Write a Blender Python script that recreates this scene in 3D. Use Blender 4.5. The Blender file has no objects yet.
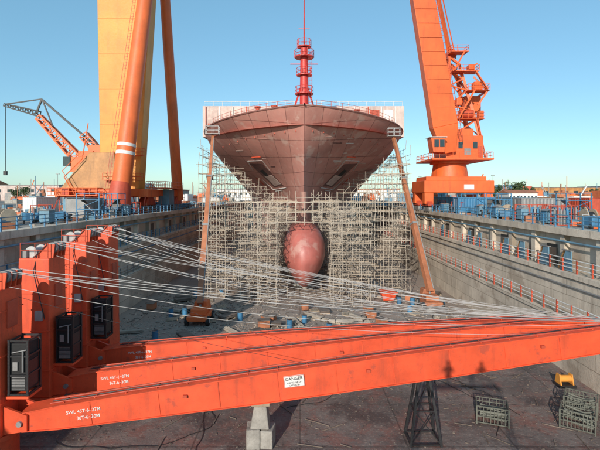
import bpy, math, random
from mathutils import Vector, Matrix
R = random.Random(7)
S = bpy.context.scene
COL = S.collection

# ------------------------------------------------------------------ geometry helpers
class M:
    def __init__(s): s.v=[]; s.f=[]; s.uv=None
    def add(s,vs,fs):
        o=len(s.v); s.v+=[tuple(v) for v in vs]; s.f+=[tuple(i+o for i in f) for f in fs]; return s
    def hexa(s,p): return s.add(p,[(3,2,1,0),(4,5,6,7),(0,1,5,4),(1,2,6,5),(2,3,7,6),(3,0,4,7)])
    def box(s,c,d,rz=0.0):
        ca,sa=math.cos(rz),math.sin(rz); P=[]
        for z in (-.5,.5):
            for x,y in ((-.5,-.5),(.5,-.5),(.5,.5),(-.5,.5)):
                X,Y=x*d[0],y*d[1]; P.append((c[0]+X*ca-Y*sa,c[1]+X*sa+Y*ca,c[2]+z*d[2]))
        return s.hexa(P)
    def bb(s,x0,x1,y0,y1,z0,z1): return s.box(((x0+x1)/2,(y0+y1)/2,(z0+z1)/2),(x1-x0,y1-y0,z1-z0))
    def bar(s,a,b,w,h=None,w2=None,h2=None,up=(0,0,1)):
        a=Vector(a);b=Vector(b);h=h or w;w2=w2 or w;h2=h2 or h
        d=(b-a).normalized(); u=Vector(up)
        if abs(d.dot(u))>.97: u=Vector((0,1,0))
        r=d.cross(u).normalized(); u=r.cross(d)
        P=[]
        for c,ww,hh in ((a,w,h),(b,w2,h2)):
            for i,j in ((-.5,-.5),(.5,-.5),(.5,.5),(-.5,.5)): P.append(c+r*ww*i+u*hh*j)
        return s.add(P,[(0,1,2,3),(7,6,5,4),(0,4,5,1),(1,5,6,2),(2,6,7,3),(3,7,4,0)])
    def tube(s,a,b,r,n=8,r2=None,cap=True):
        a=Vector(a);b=Vector(b);r2=r if r2 is None else r2
        d=(b-a).normalized(); u=Vector((0,0,1)) if abs(d.z)<.95 else Vector((1,0,0))
        x=d.cross(u).normalized(); y=d.cross(x)
        P=[];F=[]
        for i in range(n):
            t=2*math.pi*i/n; P.append(a+(x*math.cos(t)+y*math.sin(t))*r)
        for i in range(n):
            t=2*math.pi*i/n; P.append(b+(x*math.cos(t)+y*math.sin(t))*r2)
        for i in range(n):
            j=(i+1)%n; F.append((i,j,n+j,n+i))
        if cap: F.append(tuple(range(n))[::-1]); F.append(tuple(range(n,2*n)))
        return s.add(P,F)
    def poly(s,pts,r,n=6):
        for a,b in zip(pts[:-1],pts[1:]): s.tube(a,b,r,n,cap=False)
        return s
    def extr(s,pts,axis,a,b):
        n=len(pts)
        def mk(p,t):
            return {'x':(t,p[0],p[1]),'y':(p[0],t,p[1]),'z':(p[0],p[1],t)}[axis]
        P=[mk(p,a) for p in pts]+[mk(p,b) for p in pts]
        F=[tuple(range(n)),tuple(range(n,2*n))[::-1]]
        for i in range(n):
            j=(i+1)%n; F.append((i,n+i,n+j,j))
        return s.add(P,F)

BASE={}
def finish(name,m,mat,off=(0,0,0),smooth=False,bevel=0.0):
    me=bpy.data.meshes.new(name)
    me.from_pydata([(v[0]-off[0],v[1]-off[1],v[2]-off[2]) for v in m.v],[],m.f)
    if m.uv:
        l=me.uv_layers.new(name='UVMap')
        for p in me.polygons:
            for li in p.loop_indices: l.data[li].uv=m.uv[me.loops[li].vertex_index]
    me.materials.append(mat)
    import bmesh
    b=bmesh.new(); b.from_mesh(me); bmesh.ops.recalc_face_normals(b,faces=b.faces); b.to_mesh(me); b.free()
    if smooth:
        me.polygons.foreach_set('use_smooth',[True]*len(me.polygons))
        try: me.set_sharp_from_angle(angle=math.radians(38))
        except Exception: pass
    o=bpy.data.objects.new(name,me); COL.objects.link(o)
    if bevel:
        md=o.modifiers.new('bevel','BEVEL'); md.width=bevel; md.segments=2; md.limit_method='ANGLE'
    return o
def thing(name,label,cat,loc=(0,0,0),group=None):
    e=bpy.data.objects.new(name,None); e.empty_display_size=.5; e.location=loc; COL.objects.link(e)
    e['label']=label; e['category']=cat
    if group: e['group']=group
    BASE[e.name]=Vector(loc); return e
def part(root,name,m,mat,smooth=False,bevel=0.0,label=None,stuff=False):
    L=BASE[root.name]
    o=finish(name,m,mat,L,smooth,bevel); o.parent=root; BASE[o.name]=L
    if label: o['label']=label
    if stuff: o['kind']='stuff'
    return o
def solo(name,label,cat,m,mat,loc=(0,0,0),smooth=False,bevel=0.0,group=None,kind=None):
    o=finish(name,m,mat,loc,smooth,bevel); o.location=loc; BASE[o.name]=Vector(loc)
    if label: o['label']=label
    if cat: o['category']=cat
    if group: o['group']=group
    if kind: o['kind']=kind
    return o
def clone(o,loc=None,rz=None,parent=None,label=None):
    c=o.copy(); COL.objects.link(c)
    if parent is not None: c.parent=parent
    if loc is not None: c.location=loc; BASE[c.name]=Vector(loc)
    if rz is not None: c.rotation_euler=(0,0,rz)
    for ch in o.children: clone(ch,parent=c)
    if label: c['label']=label
    return c
def text(root,body,size,loc,rot,mat,name='lettering',align='LEFT'):
    cu=bpy.data.curves.new('t','FONT'); cu.body=body; cu.size=size; cu.align_x=align; cu.extrude=.004; cu.offset=size*.006
    to=bpy.data.objects.new('t',cu); COL.objects.link(to)
    bpy.context.view_layer.update()
    me=bpy.data.meshes.new_from_object(to.evaluated_get(bpy.context.evaluated_depsgraph_get()))
    bpy.data.objects.remove(to); me.materials.clear(); me.materials.append(mat)
    o=bpy.data.objects.new(name,me); COL.objects.link(o); o.parent=root
    o.location=Vector(loc)-BASE[root.name]; o.rotation_euler=rot; return o

# ------------------------------------------------------------------ materials
def paint(name,col,rough=.5,metal=0.0,var=.25,scale=.6,streak=.3,dirt=(.07,.045,.035),bump=.15,fine=.25,uvbrick=None,spec=.5,patch=None,yz=False):
    m=bpy.data.materials.new(name); m.use_nodes=True; N=m.node_tree.nodes; L=m.node_tree.links
    b=N['Principled BSDF']; tc=N.new('ShaderNodeTexCoord'); oi=N.new('ShaderNodeObjectInfo')
    mul=N.new('ShaderNodeMath'); mul.operation='MULTIPLY'; mul.inputs[1].default_value=37.0; L.new(oi.outputs['Random'],mul.inputs[0])
    def noise(sc,mapscale=None,detail=6):
        n=N.new('ShaderNodeTexNoise'); n.noise_dimensions='4D'; n.inputs['Scale'].default_value=sc; n.inputs['Detail'].default_value=detail
        n.inputs['Roughness'].default_value=.62
        L.new(mul.outputs[0],n.inputs['W'])
        if mapscale:
            mp=N.new('ShaderNodeMapping'); mp.inputs['Scale'].default_value=mapscale; L.new(tc.outputs['Object'],mp.inputs[0]); L.new(mp.outputs[0],n.inputs['Vector'])
        else: L.new(tc.outputs['Object'],n.inputs['Vector'])
        return n
    def ramp(src,a,b_,c0=(0,0,0,1),c1=(1,1,1,1)):
        r=N.new('ShaderNodeValToRGB'); r.color_ramp.elements[0].position=a; r.color_ramp.elements[1].position=b_
        r.color_ramp.elements[0].color=c0; r.color_ramp.elements[1].color=c1; L.new(src,r.inputs[0]); return r
    def mix(f,a,b_):
        x=N.new('ShaderNodeMix'); x.data_type='RGBA'
        for s,v in ((0,f),(6,a),(7,b_)):
            if isinstance(v,(int,float)): x.inputs[s].default_value=v
            elif isinstance(v,tuple): x.inputs[s].default_value=(*v[:3],1)
            else: L.new(v,x.inputs[s])
        return x.outputs[2]
    lo=tuple(c*(1-var) for c in col); hi=tuple(min(1,c*(1+var)) for c in col)
    n1=noise(scale); r1=ramp(n1.outputs[0],.32,.68)
    c=mix(r1.outputs[0],lo,hi)
    if uvbrick:
        br=N.new('ShaderNodeTexBrick')
        if yz:
            sp=N.new('ShaderNodeSeparateXYZ'); cb=N.new('ShaderNodeCombineXYZ'); L.new(tc.outputs['Object'],sp.inputs[0])
            L.new(sp.outputs[1],cb.inputs[0]); L.new(sp.outputs[2],cb.inputs[1]); L.new(cb.outputs[0],br.inputs[0])
        else: L.new(tc.outputs['UV'],br.inputs[0])
        br.inputs['Scale'].default_value=1.0; br.inputs['Brick Width'].default_value=uvbrick[0]; br.inputs['Row Height'].default_value=uvbrick[1]
        br.inputs['Mortar Size'].default_value=uvbrick[2]; br.inputs['Mortar Smooth'].default_value=.3
        v=uvbrick[4] if len(uvbrick)>4 else .25
        if len(uvbrick)>5: br.offset=uvbrick[5]
        br.inputs['Color1'].default_value=(1-v,1-v,1-v,1); br.inputs['Color2'].default_value=(1+v,1+v,1+v,1); br.inputs['Mortar'].default_value=uvbrick[3]
        x=N.new('ShaderNodeMix'); x.data_type='RGBA'; x.blend_type='MULTIPLY'; x.inputs[0].default_value=.95
        L.new(c,x.inputs[6]); L.new(br.outputs[0],x.inputs[7]); c=x.outputs[2]
    if patch:
        np_=noise(patch[1],None,9); rp_=ramp(np_.outputs[0],patch[2],patch[2]+.05)
        mm=N.new('ShaderNodeMath'); mm.operation='MULTIPLY'; mm.inputs[1].default_value=patch[3]; L.new(rp_.outputs[0],mm.inputs[0])
        c=mix(mm.outputs[0],c,patch[0])
    nf=noise(9,None,4)
    if streak>0:
        ns=noise(1.6,(1.0,1.0,.13)); rs=ramp(ns.outputs[0],.52,.74)
        mm=N.new('ShaderNodeMath'); mm.operation='MULTIPLY'; mm.inputs[1].default_value=streak; L.new(rs.outputs[0],mm.inputs[0])
        c=mix(mm.outputs[0],c,dirt)
    if fine>0:
        rg=ramp(nf.outputs[0],.56,.72)
        mm=N.new('ShaderNodeMath'); mm.operation='MULTIPLY'; mm.inputs[1].default_value=fine; L.new(rg.outputs[0],mm.inputs[0])
        c=mix(mm.outputs[0],c,dirt)
    L.new(c,b.inputs['Base Color'])
    rr=N.new('ShaderNodeMapRange'); rr.inputs[3].default_value=max(.05,rough-.15); rr.inputs[4].default_value=min(1,rough+.2); L.new(nf.outputs[0],rr.inputs[0]); L.new(rr.outputs[0],b.inputs['Roughness'])
    b.inputs['Metallic'].default_value=metal; b.inputs['Specular IOR Level'].default_value=spec
    if bump:
        bp=N.new('ShaderNodeBump'); bp.inputs['Strength'].default_value=bump; bp.inputs['Distance'].default_value=.06
        L.new(n1.outputs[0] if scale>2 else nf.outputs[0],bp.inputs['Height']); L.new(bp.outputs[0],b.inputs['Normal'])
    return m

RED  = paint('orange_red_paint',(.74,.09,.03),.5,var=.22,scale=.55,streak=.55,dirt=(.22,.05,.03),fine=.35,bump=.1,patch=((.34,.065,.04),.8,.60,.65))
REDD = paint('worn_red_paint',(.50,.075,.035),.55,streak=.5,dirt=(.12,.04,.03))
MAST = paint('mast_red_paint',(.55,.04,.03),.45,streak=.2)
ORG  = paint('crane_orange_paint',(.74,.15,.038),.5,var=.16,scale=.3,streak=.5,dirt=(.32,.08,.035),fine=.2,bump=.05)
ORR  = paint('deep_orange_crane_paint',(.74,.13,.028),.5,var=.18,scale=.3,streak=.55,dirt=(.28,.06,.025),fine=.25,bump=.05)
YEL  = paint('crane_ochre_paint',(.70,.30,.05),.55,var=.14,scale=.25,streak=.4,dirt=(.42,.18,.06),fine=.15,bump=.05)
TAN  = paint('tan_panel_paint',(.46,.22,.075),.55,streak=.5)
RUST = paint('rusty_orange_boom',(.42,.15,.07),.65,streak=.5,scale=1.0)
BLK  = paint('black_steel',(.02,.02,.022),.45,fine=.2,streak=.1,dirt=(.10,.08,.06))
DARK = paint('dark_opening',(.012,.012,.013),.7,fine=0,streak=0)
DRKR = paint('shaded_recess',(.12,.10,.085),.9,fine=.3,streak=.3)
GRY  = paint('grey_steel',(.26,.255,.25),.5,metal=.2)
LGT  = paint('pale_grey_steel',(.42,.41,.40),.5)
WHT  = paint('white_paint',(.72,.71,.68),.5,var=.08,streak=.35,dirt=(.30,.22,.16))
WIRE = paint('galvanised_wire',(.5,.48,.46),.45,metal=.1,fine=.1,streak=0,bump=0)
BLU  = paint('blue_paint',(.05,.19,.34),.5,streak=.5)
LBL  = paint('faded_blue_paint',(.14,.27,.36),.6,streak=.5)
GRN  = paint('dull_green_steel',(.13,.135,.11),.6)
CONC = paint('dock_concrete',(.58,.50,.41),.9,var=.22,scale=.35,streak=.6,dirt=(.22,.17,.13),bump=.5,fine=.35,spec=.2,uvbrick=(4.0,1.4,.03,(.5,.48,.45,1),.08),yz=True,patch=((.30,.235,.18),.25,.56,.6))
CONL = paint('block_concrete',(.36,.335,.30),.9,var=.25,scale=1.5,streak=.6,bump=.6,spec=.2)
DEBR = paint('rubble',(.19,.15,.125),.9,var=.5,scale=.4,streak=0,spec=.2)
PALE = paint('pale_rubble',(.42,.35,.29),.9,var=.45,scale=.8,streak=0,spec=.2)
QUAY = paint('quay_concrete',(.30,.265,.23),.9,var=.3,scale=.12,streak=0,bump=.4,fine=.5,spec=.2)
SCAF = paint('scaffold_pipe',(.43,.365,.295),.6,metal=0,var=.35,scale=.25,streak=0,fine=.35,bump=0)
PLNK = paint('scaffold_plank',(.42,.33,.24),.85,var=.35,streak=0,fine=.3)
HULL = paint('faded_hull_primer',(.52,.235,.19),.6,var=.22,scale=.16,streak=.5,dirt=(.58,.40,.33),fine=.25,bump=.12,uvbrick=(2.4,1.9,.045,(.42,.36,.36,1),.12,.0),patch=((.62,.44,.37),.35,.56,.55))
HPAL = paint('pale_primer_patch',(.62,.46,.40),.65,var=.25,scale=1.2,streak=.5,dirt=(.4,.2,.16),fine=.3)
HMID = paint('mid_primer_patch',(.50,.28,.23),.65,var=.2,scale=1.2,streak=.4,dirt=(.5,.3,.25),fine=.3)
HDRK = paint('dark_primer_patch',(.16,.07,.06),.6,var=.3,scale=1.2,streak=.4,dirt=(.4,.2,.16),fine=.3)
BULB = paint('bulb_primer',(.46,.135,.11),.42,var=.2,scale=.5,streak=.4,dirt=(.52,.32,.27),fine=.15,bump=.08,patch=((.58,.37,.31),.3,.57,.5))
PINK = paint('pale_primer_panels',(.58,.46,.41),.7,var=.25,scale=.4,streak=.5,dirt=(.3,.12,.09))
GLS  = paint('dark_glass',(.03,.05,.06),.1,fine=0,streak=0,bump=0)
RUB  = paint('rubber',(.02,.02,.02),.8)
BARK = paint('bark',(.12,.08,.05),.9,streak=0)
LEAF = paint('foliage',(.06,.09,.03),.8,var=.5,scale=1.5,streak=0,fine=0,bump=0)
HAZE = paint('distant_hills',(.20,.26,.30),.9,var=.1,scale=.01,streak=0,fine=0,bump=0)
CLTH = paint('work_clothes',(.05,.08,.16),.8,streak=0)

def floor_mat():
    m=bpy.data.materials.new('dock_floor'); m.use_nodes=True; N=m.node_tree.nodes; L=m.node_tree.links; b=N['Principled BSDF']
    tc=N.new('ShaderNodeTexCoord')
    def nz(s,d=8,r=.65,dist=0):
        n=N.new('ShaderNodeTexNoise'); n.inputs['Scale'].default_value=s; n.inputs['Detail'].default_value=d; n.inputs['Roughness'].default_value=r; n.inputs['Distortion'].default_value=dist
        L.new(tc.outputs['Object'],n.inputs['Vector']); return n.outputs[0]
    def rp(src,els):
        r=N.new('ShaderNodeValToRGB'); e=r.color_ramp.elements
        e[0].position,e[0].color=els[0][0],(*els[0][1],1); e[1].position,e[1].color=els[-1][0],(*els[-1][1],1)
        for p,c in els[1:-1]:
            x=e.new(p); x.color=(*c,1)
        L.new(src,r.inputs[0]); return r.outputs[0]
    def mx(f,a,b_,mode='MIX'):
        x=N.new('ShaderNodeMix'); x.data_type='RGBA'; x.blend_type=mode
        for s,v in ((0,f),(6,a),(7,b_)):
            if isinstance(v,(int,float)): x.inputs[s].default_value=v
            elif isinstance(v,tuple): x.inputs[s].default_value=(*v,1)
            else: L.new(v,x.inputs[s])
        return x.outputs[2]
    base=rp(nz(.25,10,.72,.6),[(.3,(.10,.08,.075)),(.5,(.175,.14,.128)),(.7,(.31,.26,.23))])
    red=rp(nz(.45,10,.78,.3),[(.49,(0,0,0)),(.60,(.8,.8,.8))])
    c=mx(red,base,(.25,.11,.088))
    wet=rp(nz(.2,7,.6,.3),[(.53,(0,0,0)),(.60,(.9,.9,.9))])
    c=mx(wet,c,(.078,.06,.057))
    sp=rp(nz(5,4),[(.56,(0,0,0)),(.68,(.7,.7,.7))]); c=mx(sp,c,(.38,.32,.27))
    sp=rp(nz(1.7,6,.8),[(.56,(0,0,0)),(.62,(.75,.75,.75))]); c=mx(sp,c,(.065,.048,.045))
    sp=rp(nz(14,3,.7),[(.6,(0,0,0)),(.66,(.8,.8,.8))]); c=mx(sp,c,(.32,.12,.09))
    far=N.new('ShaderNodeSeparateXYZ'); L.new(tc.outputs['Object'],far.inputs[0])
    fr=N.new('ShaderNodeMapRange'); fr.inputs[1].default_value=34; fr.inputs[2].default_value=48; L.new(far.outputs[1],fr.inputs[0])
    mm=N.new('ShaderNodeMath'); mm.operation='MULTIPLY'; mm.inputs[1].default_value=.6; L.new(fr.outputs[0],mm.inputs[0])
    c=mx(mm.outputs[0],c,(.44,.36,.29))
    br=N.new('ShaderNodeTexBrick'); L.new(tc.outputs['Object'],br.inputs[0]); br.inputs['Scale'].default_value=1; br.offset=0
    br.inputs['Brick Width'].default_value=6; br.inputs['Row Height'].default_value=5; br.inputs['Mortar Size'].default_value=.05
    br.inputs['Color1'].default_value=(1.1,1.1,1.1,1); br.inputs['Color2'].default_value=(.8,.8,.8,1); br.inputs['Mortar'].default_value=(.45,.45,.45,1)
    c=mx(.8,c,br.outputs[0],'MULTIPLY')
    L.new(c,b.inputs['Base Color'])
    r=N.new('ShaderNodeMapRange'); r.inputs[3].default_value=.9; r.inputs[4].default_value=.4; L.new(wet,r.inputs[0]); L.new(r.outputs[0],b.inputs['Roughness'])
    bp=N.new('ShaderNodeBump'); bp.inputs['Strength'].default_value=.5; bp.inputs['Distance'].default_value=.1; L.new(nz(3,8,.7),bp.inputs['Height']); L.new(bp.outputs[0],b.inputs['Normal'])
    return m
FLOOR=floor_mat()

# ------------------------------------------------------------------ setting: dock
DW=21.0; QZ=11.0; Y0,Y1=-45.0,250.0
g=M()
for x0,x1,y0,y1 in ((-3000,-24,-800,Y0),(-3000,-24,Y0,Y1),(-3000,-24,Y1,5000),(24,3000,-800,Y0),(24,3000,Y0,Y1),(24,3000,Y1,5000),(-24,24,-800,Y0),(-24,24,Y1,5000)):
    g.add([(x0,y0,QZ),(x1,y0,QZ),(x1,y1,QZ),(x0,y1,QZ)],[(0,1,2,3)])
solo('ground',None,None,g,QUAY,kind='structure')
g=M().add([(-DW,Y0,0),(DW,Y0,0),(DW,Y1,0),(-DW,Y1,0)],[(0,1,2,3)])
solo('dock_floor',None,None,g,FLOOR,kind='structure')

def dock_wall(sgn):
    g=M()
    prof=[(21,0),(21,4.2),(22.5,4.2),(22.5,7.4),(24,7.4),(24,QZ)]
    for (a,za),(b,zb) in zip(prof[:-1],prof[1:]):
        n=40
        for i in range(n):
            ya=Y0+(Y1-Y0)*i/n; yb=Y0+(Y1-Y0)*(i+1)/n
            g.add([(sgn*a,ya,za),(sgn*a,yb,za),(sgn*b,yb,zb),(sgn*b,ya,zb)],[(0,1,2,3)])
    y=Y0
    while y<Y1:
        g.bb(*sorted((sgn*23.5,sgn*23.98)),y,y+.7,7.42,10.5)
        y+=5
    g.bb(*sorted((sgn*23.2,sgn*24.4)),Y0,Y1,10.5,QZ+.12)
    g.bb(*sorted((sgn*20.85,sgn*21.4)),Y0,Y1,3.95,4.25)
    g.bb(*sorted((sgn*22.3,sgn*22.9)),Y0,Y1,7.1,7.46)
    return g
for sg in (1,-1):
    o=solo('dock_wall','long stepped concrete dock wall with stained ledges','wall',dock_wall(sg),CONC,group='dock side walls')
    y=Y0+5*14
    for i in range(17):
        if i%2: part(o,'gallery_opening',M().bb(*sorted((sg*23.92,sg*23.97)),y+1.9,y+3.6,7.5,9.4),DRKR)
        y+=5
solo('dock_wall','concrete end wall closing the dry dock','wall',M().bb(-24,24,Y1,Y1+2,0,QZ+.1),CONC)

# guard rails
def rail_proto(loc,mat_post,mat_rail,label,grp,ln=10.0):
    t=thing('guard_rail',label,'guard rail',loc,grp)
    x,y,z=loc
    m=M()
    for h in (.4,.75,1.1): m.tube((x,y,z+h),(x,y+ln,z+h),.04,6)
    part(t,'rail',m,mat_rail)
    for i in range(5):
        part(t,'post',M().bar((x,y+i*ln/5+.05,z),(x,y+i*ln/5+.05,z+1.14),.1),mat_post)
    return t
for (x,z,mp,mr,lab,grp) in ((21.15,4.25,REDD,WHT,'red and white pipe guard rail on dock wall ledge','guard rails on the lower ledge'),
                     (22.8,7.46,REDD,WHT,'white pipe guard rail with red posts on ledge','guard rails on the upper ledge'),
                     (23.3,QZ+.12,BLU,LBL,'pale blue guard rail along the quay edge','guard rails along the quay edge'),
                     (-21.15,4.25,GRY,LGT,'grey pipe guard rail on dock wall ledge','guard rails on the lower ledge'),
                     (-22.8,7.46,BLU,LBL,'blue pipe guard rail on dock wall ledge','guard rails on the blue ledge'),
                     (-23.3,QZ+.12,BLU,LBL,'pale blue guard rail along the quay edge','guard rails along the quay edge')):
    p=rail_proto((x,25,z),mp,mr,lab,grp)
    for i in range(1,12): clone(p,(x,25+i*10,z))
for sgn,mat,lab in ((1,GRY,'long grey service pipes on the dock wall'),(-1,BLU,'long blue service pipes on the dock wall')):
    t=thing('service_pipe',lab,'pipe',(sgn*22.3,20,5),None)
    part(t,'pipe',M().tube((sgn*22.38,20,6.4),(sgn*22.38,170,6.4),.08,8),mat,smooth=True)
    part(t,'pipe',M().tube((sgn*23.35,20,9.9),(sgn*23.35,170,9.9),.09,8),LBL,smooth=True)
t=thing('gangway_bracket','faded blue and cream slanted steel bracket on wall ledge','bracket',(22.9,38,7.5),'slanted brackets on the dock wall')
part(t,'side_plate',M().extr([(38,7.5),(39.8,7.5),(38.9,9.2),(38.1,9.2)],'x',22.95,23.03),LBL)
part(t,'side_plate',M().extr([(38.6,7.5),(40.4,7.5),(39.5,9.2),(38.8,9.2)],'x',23.12,23.18),TAN)
part(t,'top_plate',M().bb(22.9,23.19,38.1,39.4,9.2,9.28),GRY)
for y in (41.5,46,49.5,57,60.5,72): clone(t,(22.9,y,7.5))

# ------------------------------------------------------------------ SHIP
SX=.6
def tab(t,x):
    if x<=t[0][0]: return t[0][1]
    for (a,va),(b,vb) in zip(t[:-1],t[1:]):
        if x<=b: return va+(vb-va)*(x-a)/(b-a)
    return t[-1][1]
def sm(t,x): return (tab(t,x-1.6)+tab(t,x-.8)+tab(t,x)*2+tab(t,x+.8)+tab(t,x+1.6))/6
YS=[(0,69.5),(8,69.2),(12,68.8),(14,67.8),(20,63.2),(26,59.8)]
LL=[(0,80),(8,80),(13,78),(15,70),(18,50),(22,27),(26,17.5)]
PP=[(0,1.2),(13,1.2),(18,1.45),(26,2.4)]; QQ=[(0,1.2),(13,1.3),(18,1.1),(26,.68)]; BB=[(0,12),(1,15),(2,15.8),(3,16),(19,16.2),(22,16.8),(26,17.3)]
def half(y,z):
    t=(y-sm(YS,z))/sm(LL,z)
    if t<=0: return -1
    t=min(t,1); return tab(BB,z)*(1-(1-t)**sm(PP,z))**sm(QQ,z)
def ztop(y): return 24.4+1.7*max(0,min(1,(82-y)/22))**1.5
ship=thing('cargo_ship','unpainted red-brown bulk carrier hull with bulbous bow in dry dock','ship',(SX,70,0))
def hull_side(sgn):
    m=M(); m.uv=[]; nz,ns=52,90
    for j in range(nz+1):
        z0=25.0*j/nz
        for i in range(ns+1):
            s=(i/ns); yy=sm(YS,z0)+ (sm(LL,z0))*(min(1,s/.85)**2.2) + max(0,(s-.85)/.15)*(185-sm(YS,z0)-sm(LL,z0))
            b=max(0,half(yy+1e-6,z0)); z=z0*ztop(yy)/25
            fan=b/(3.0+max(0,z0-9)*.82)*14.5+max(0,yy-85)*.4
            m.v.append((SX+sgn*b,yy,z)); m.uv.append((fan+(40.8 if sgn<0 else 0),z0-.18*b))
    W=ns+1
    for j in range(nz):
        for i in range(ns): m.f.append((j*W+i,j*W+i+1,(j+1)*W+i+1,(j+1)*W+i))
    return m
a=hull_side(-1); b=hull_side(1); m=M(); m.v=a.v+b.v; m.uv=a.uv+b.uv; n=len(a.v); m.f=a.f+[tuple(i+n for i in f) for f in b.f]
part(ship,'hull',m,HULL,smooth=True)
m=M(); pl=[];pr=[]
for i in range(60):
    y=61.5+ (i/59)**1.5*120; b_=max(.2,half(y,24)-.12); pl.append((SX-b_,y,23.6)); pr.append((SX+b_,y,23.6))
m.v=pl+pr; m.f=[(i,i+1,60+i+1,60+i) for i in range(59)]
part(ship,'deck',m,REDD)
m=M(); pts=[]
for i in range(60):
    y=59.85+(i/59)**2.0*30; pts.append((y,max(0,half(y+1e-3,25)),ztop(y)))
for s in (-1,1): m.poly([(SX+s*b_,y,z+.04) for y,b_,z in pts],.12,6)
part(ship,'bulwark_rail',m,HULL,smooth=True)
# bulb
m=M(); na,nb=40,36
for i in range(nb+1):
    t=i/nb; y=60+14*t**1.5
    r=math.sqrt(max(0,1-(1-min(1,t**1.5*14/5.2))**2)) if t>0 else 0.001
    for k in range(na):
        a=2*math.pi*k/na; s_=math.sin(a); c_=math.cos(a)
        w=3.0*c_*(1+.10*s_-.34*max(0,-s_)**1.5); h=4.65*s_
        m.v.append((SX+w*r, y, 5.45+h*r - .3*(1-r)))
for i in range(nb):
    for k in range(na): m.f.append((i*na+k,i*na+(k+1)%na,(i+1)*na+(k+1)%na,(i+1)*na+k))
m.f.append(tuple(range(na)))
part(ship,'bulbous_bow',m,BULB,smooth=True)
rows=[(8.0,66.8,1.0),(10.5,67.0,.65),(12.5,66.9,.55),(14.5,66.2,.6)]
m=M()
for z,y,w in rows:
    for k in range(9):
        a=math.pi*k/8; m.v.append((SX-w*math.cos(a),y+2.2-2.2*math.sin(a),z))
for j in range(3):
    for k in range(8): m.f.append((j*9+k,j*9+k+1,(j+1)*9+k+1,(j+1)*9+k))
part(ship,'stem',m,HMID,smooth=True)
def surf(z,x):
    lo,hi=58.,140.
    for _ in range(40):
        mid=(lo+hi)/2
        if half(mid,z*25/ztop(mid))<x: lo=mid
        else: hi=mid
    return Vector((x,hi,z))
def snorm(z,x,s):
    p=surf(z,x); a=surf(z+.2,x)-p; b=surf(z,x+.2)-p; n=a.cross(b).normalized()
    if n.y>0: n=-n
    return Vector((SX+s*p.x,p.y,p.z)),Vector((s*n.x,n.y,n.z))
def hull_patch(s,q,mat,off=.03,name='primer_patch',root=None,n=7):
    m=M()
    for lay in (off,-.05):
        for i in range(n+1):
            for j in range(n+1):
                u,v=i/n,j/n
                z=(q[0][0]*(1-u)+q[1][0]*u)*(1-v)+(q[3][0]*(1-u)+q[2][0]*u)*v
                x=(q[0][1]*(1-u)+q[1][1]*u)*(1-v)+(q[3][1]*(1-u)+q[2][1]*u)*v
                p,nn=snorm(z,max(.15,x),s); m.v.append(tuple(p+nn*lay))
    W=n+1; K=W*W
    for i in range(n):
        for j in range(n): m.f.append((i*W+j,i*W+j+1,(i+1)*W+j+1,(i+1)*W+j))
    bd=[i for i in range(W)]+[i*W+n for i in range(1,W)]+[n*W+j for j in range(n-1,-1,-1)]+[i*W for i in range(n-1,0,-1)]
    for a,b in zip(bd,bd[1:]+bd[:1]): m.f.append((a,b,b+K,a+K))
    return part(root or ship,name,m,mat,smooth=True)
for s in (-1,1):
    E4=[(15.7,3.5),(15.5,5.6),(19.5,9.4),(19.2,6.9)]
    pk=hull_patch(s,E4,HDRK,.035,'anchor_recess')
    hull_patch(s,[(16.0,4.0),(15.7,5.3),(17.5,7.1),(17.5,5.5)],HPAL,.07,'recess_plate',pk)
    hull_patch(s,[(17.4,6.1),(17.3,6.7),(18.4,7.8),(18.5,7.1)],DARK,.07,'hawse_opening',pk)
    for a,b in (((15.3,3.0),(15.1,5.9)),((15.1,5.9),(17.0,7.8)),((18.2,5.7),(19.7,6.8)),((19.7,6.8),(19.9,9.6)),((14.9,3.9),(14.8,5.4)),((19.9,9.6),(18.6,9.2))):
        pts=[]
        for k in range(9):
            u=k/8; p,nn=snorm(a[0]*(1-u)+b[0]*u,a[1]*(1-u)+b[1]*u,s); pts.append(p+nn*.05)
        part(pk,'white_edge',M().poly(pts,.075,5),WHT)
    for a,b in (((20.2,7.0),(20.3,8.6)),((16.2,8.0),(17.4,9.2))):
        pts=[]
        for k in range(5):
            u=k/4; p,nn=snorm(a[0]*(1-u)+b[0]*u,a[1]*(1-u)+b[1]*u,s); pts.append(p+nn*.05)
        part(pk,'red_edge',M().poly(pts,.07,5),RED)
    rr_=random.Random(5 if s<0 else 9)
    for k in range(9):
        z=rr_.uniform(18.5,22.8); x=rr_.uniform(2.5,12.5); w=rr_.uniform(.5,1.6); h=rr_.uniform(.06,.16)
        hull_patch(s,[(z,x),(z+.1,x+w),(z+h+.1,x+w),(z+h,x)],rr_.choice([HPAL,HMID,WHT,HDRK]),.02,n=3)
m=M()
for s in (-1,1):
    for k in range(9):
        x=1.2+k*1.55; z=22.9-.012*k*k; p=surf(z,x); m.box((SX+s*p.x,p.y-.06,p.z),(.12,.16,.2))
part(ship,'lifting_lugs',m,REDD,stuff=True)
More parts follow.
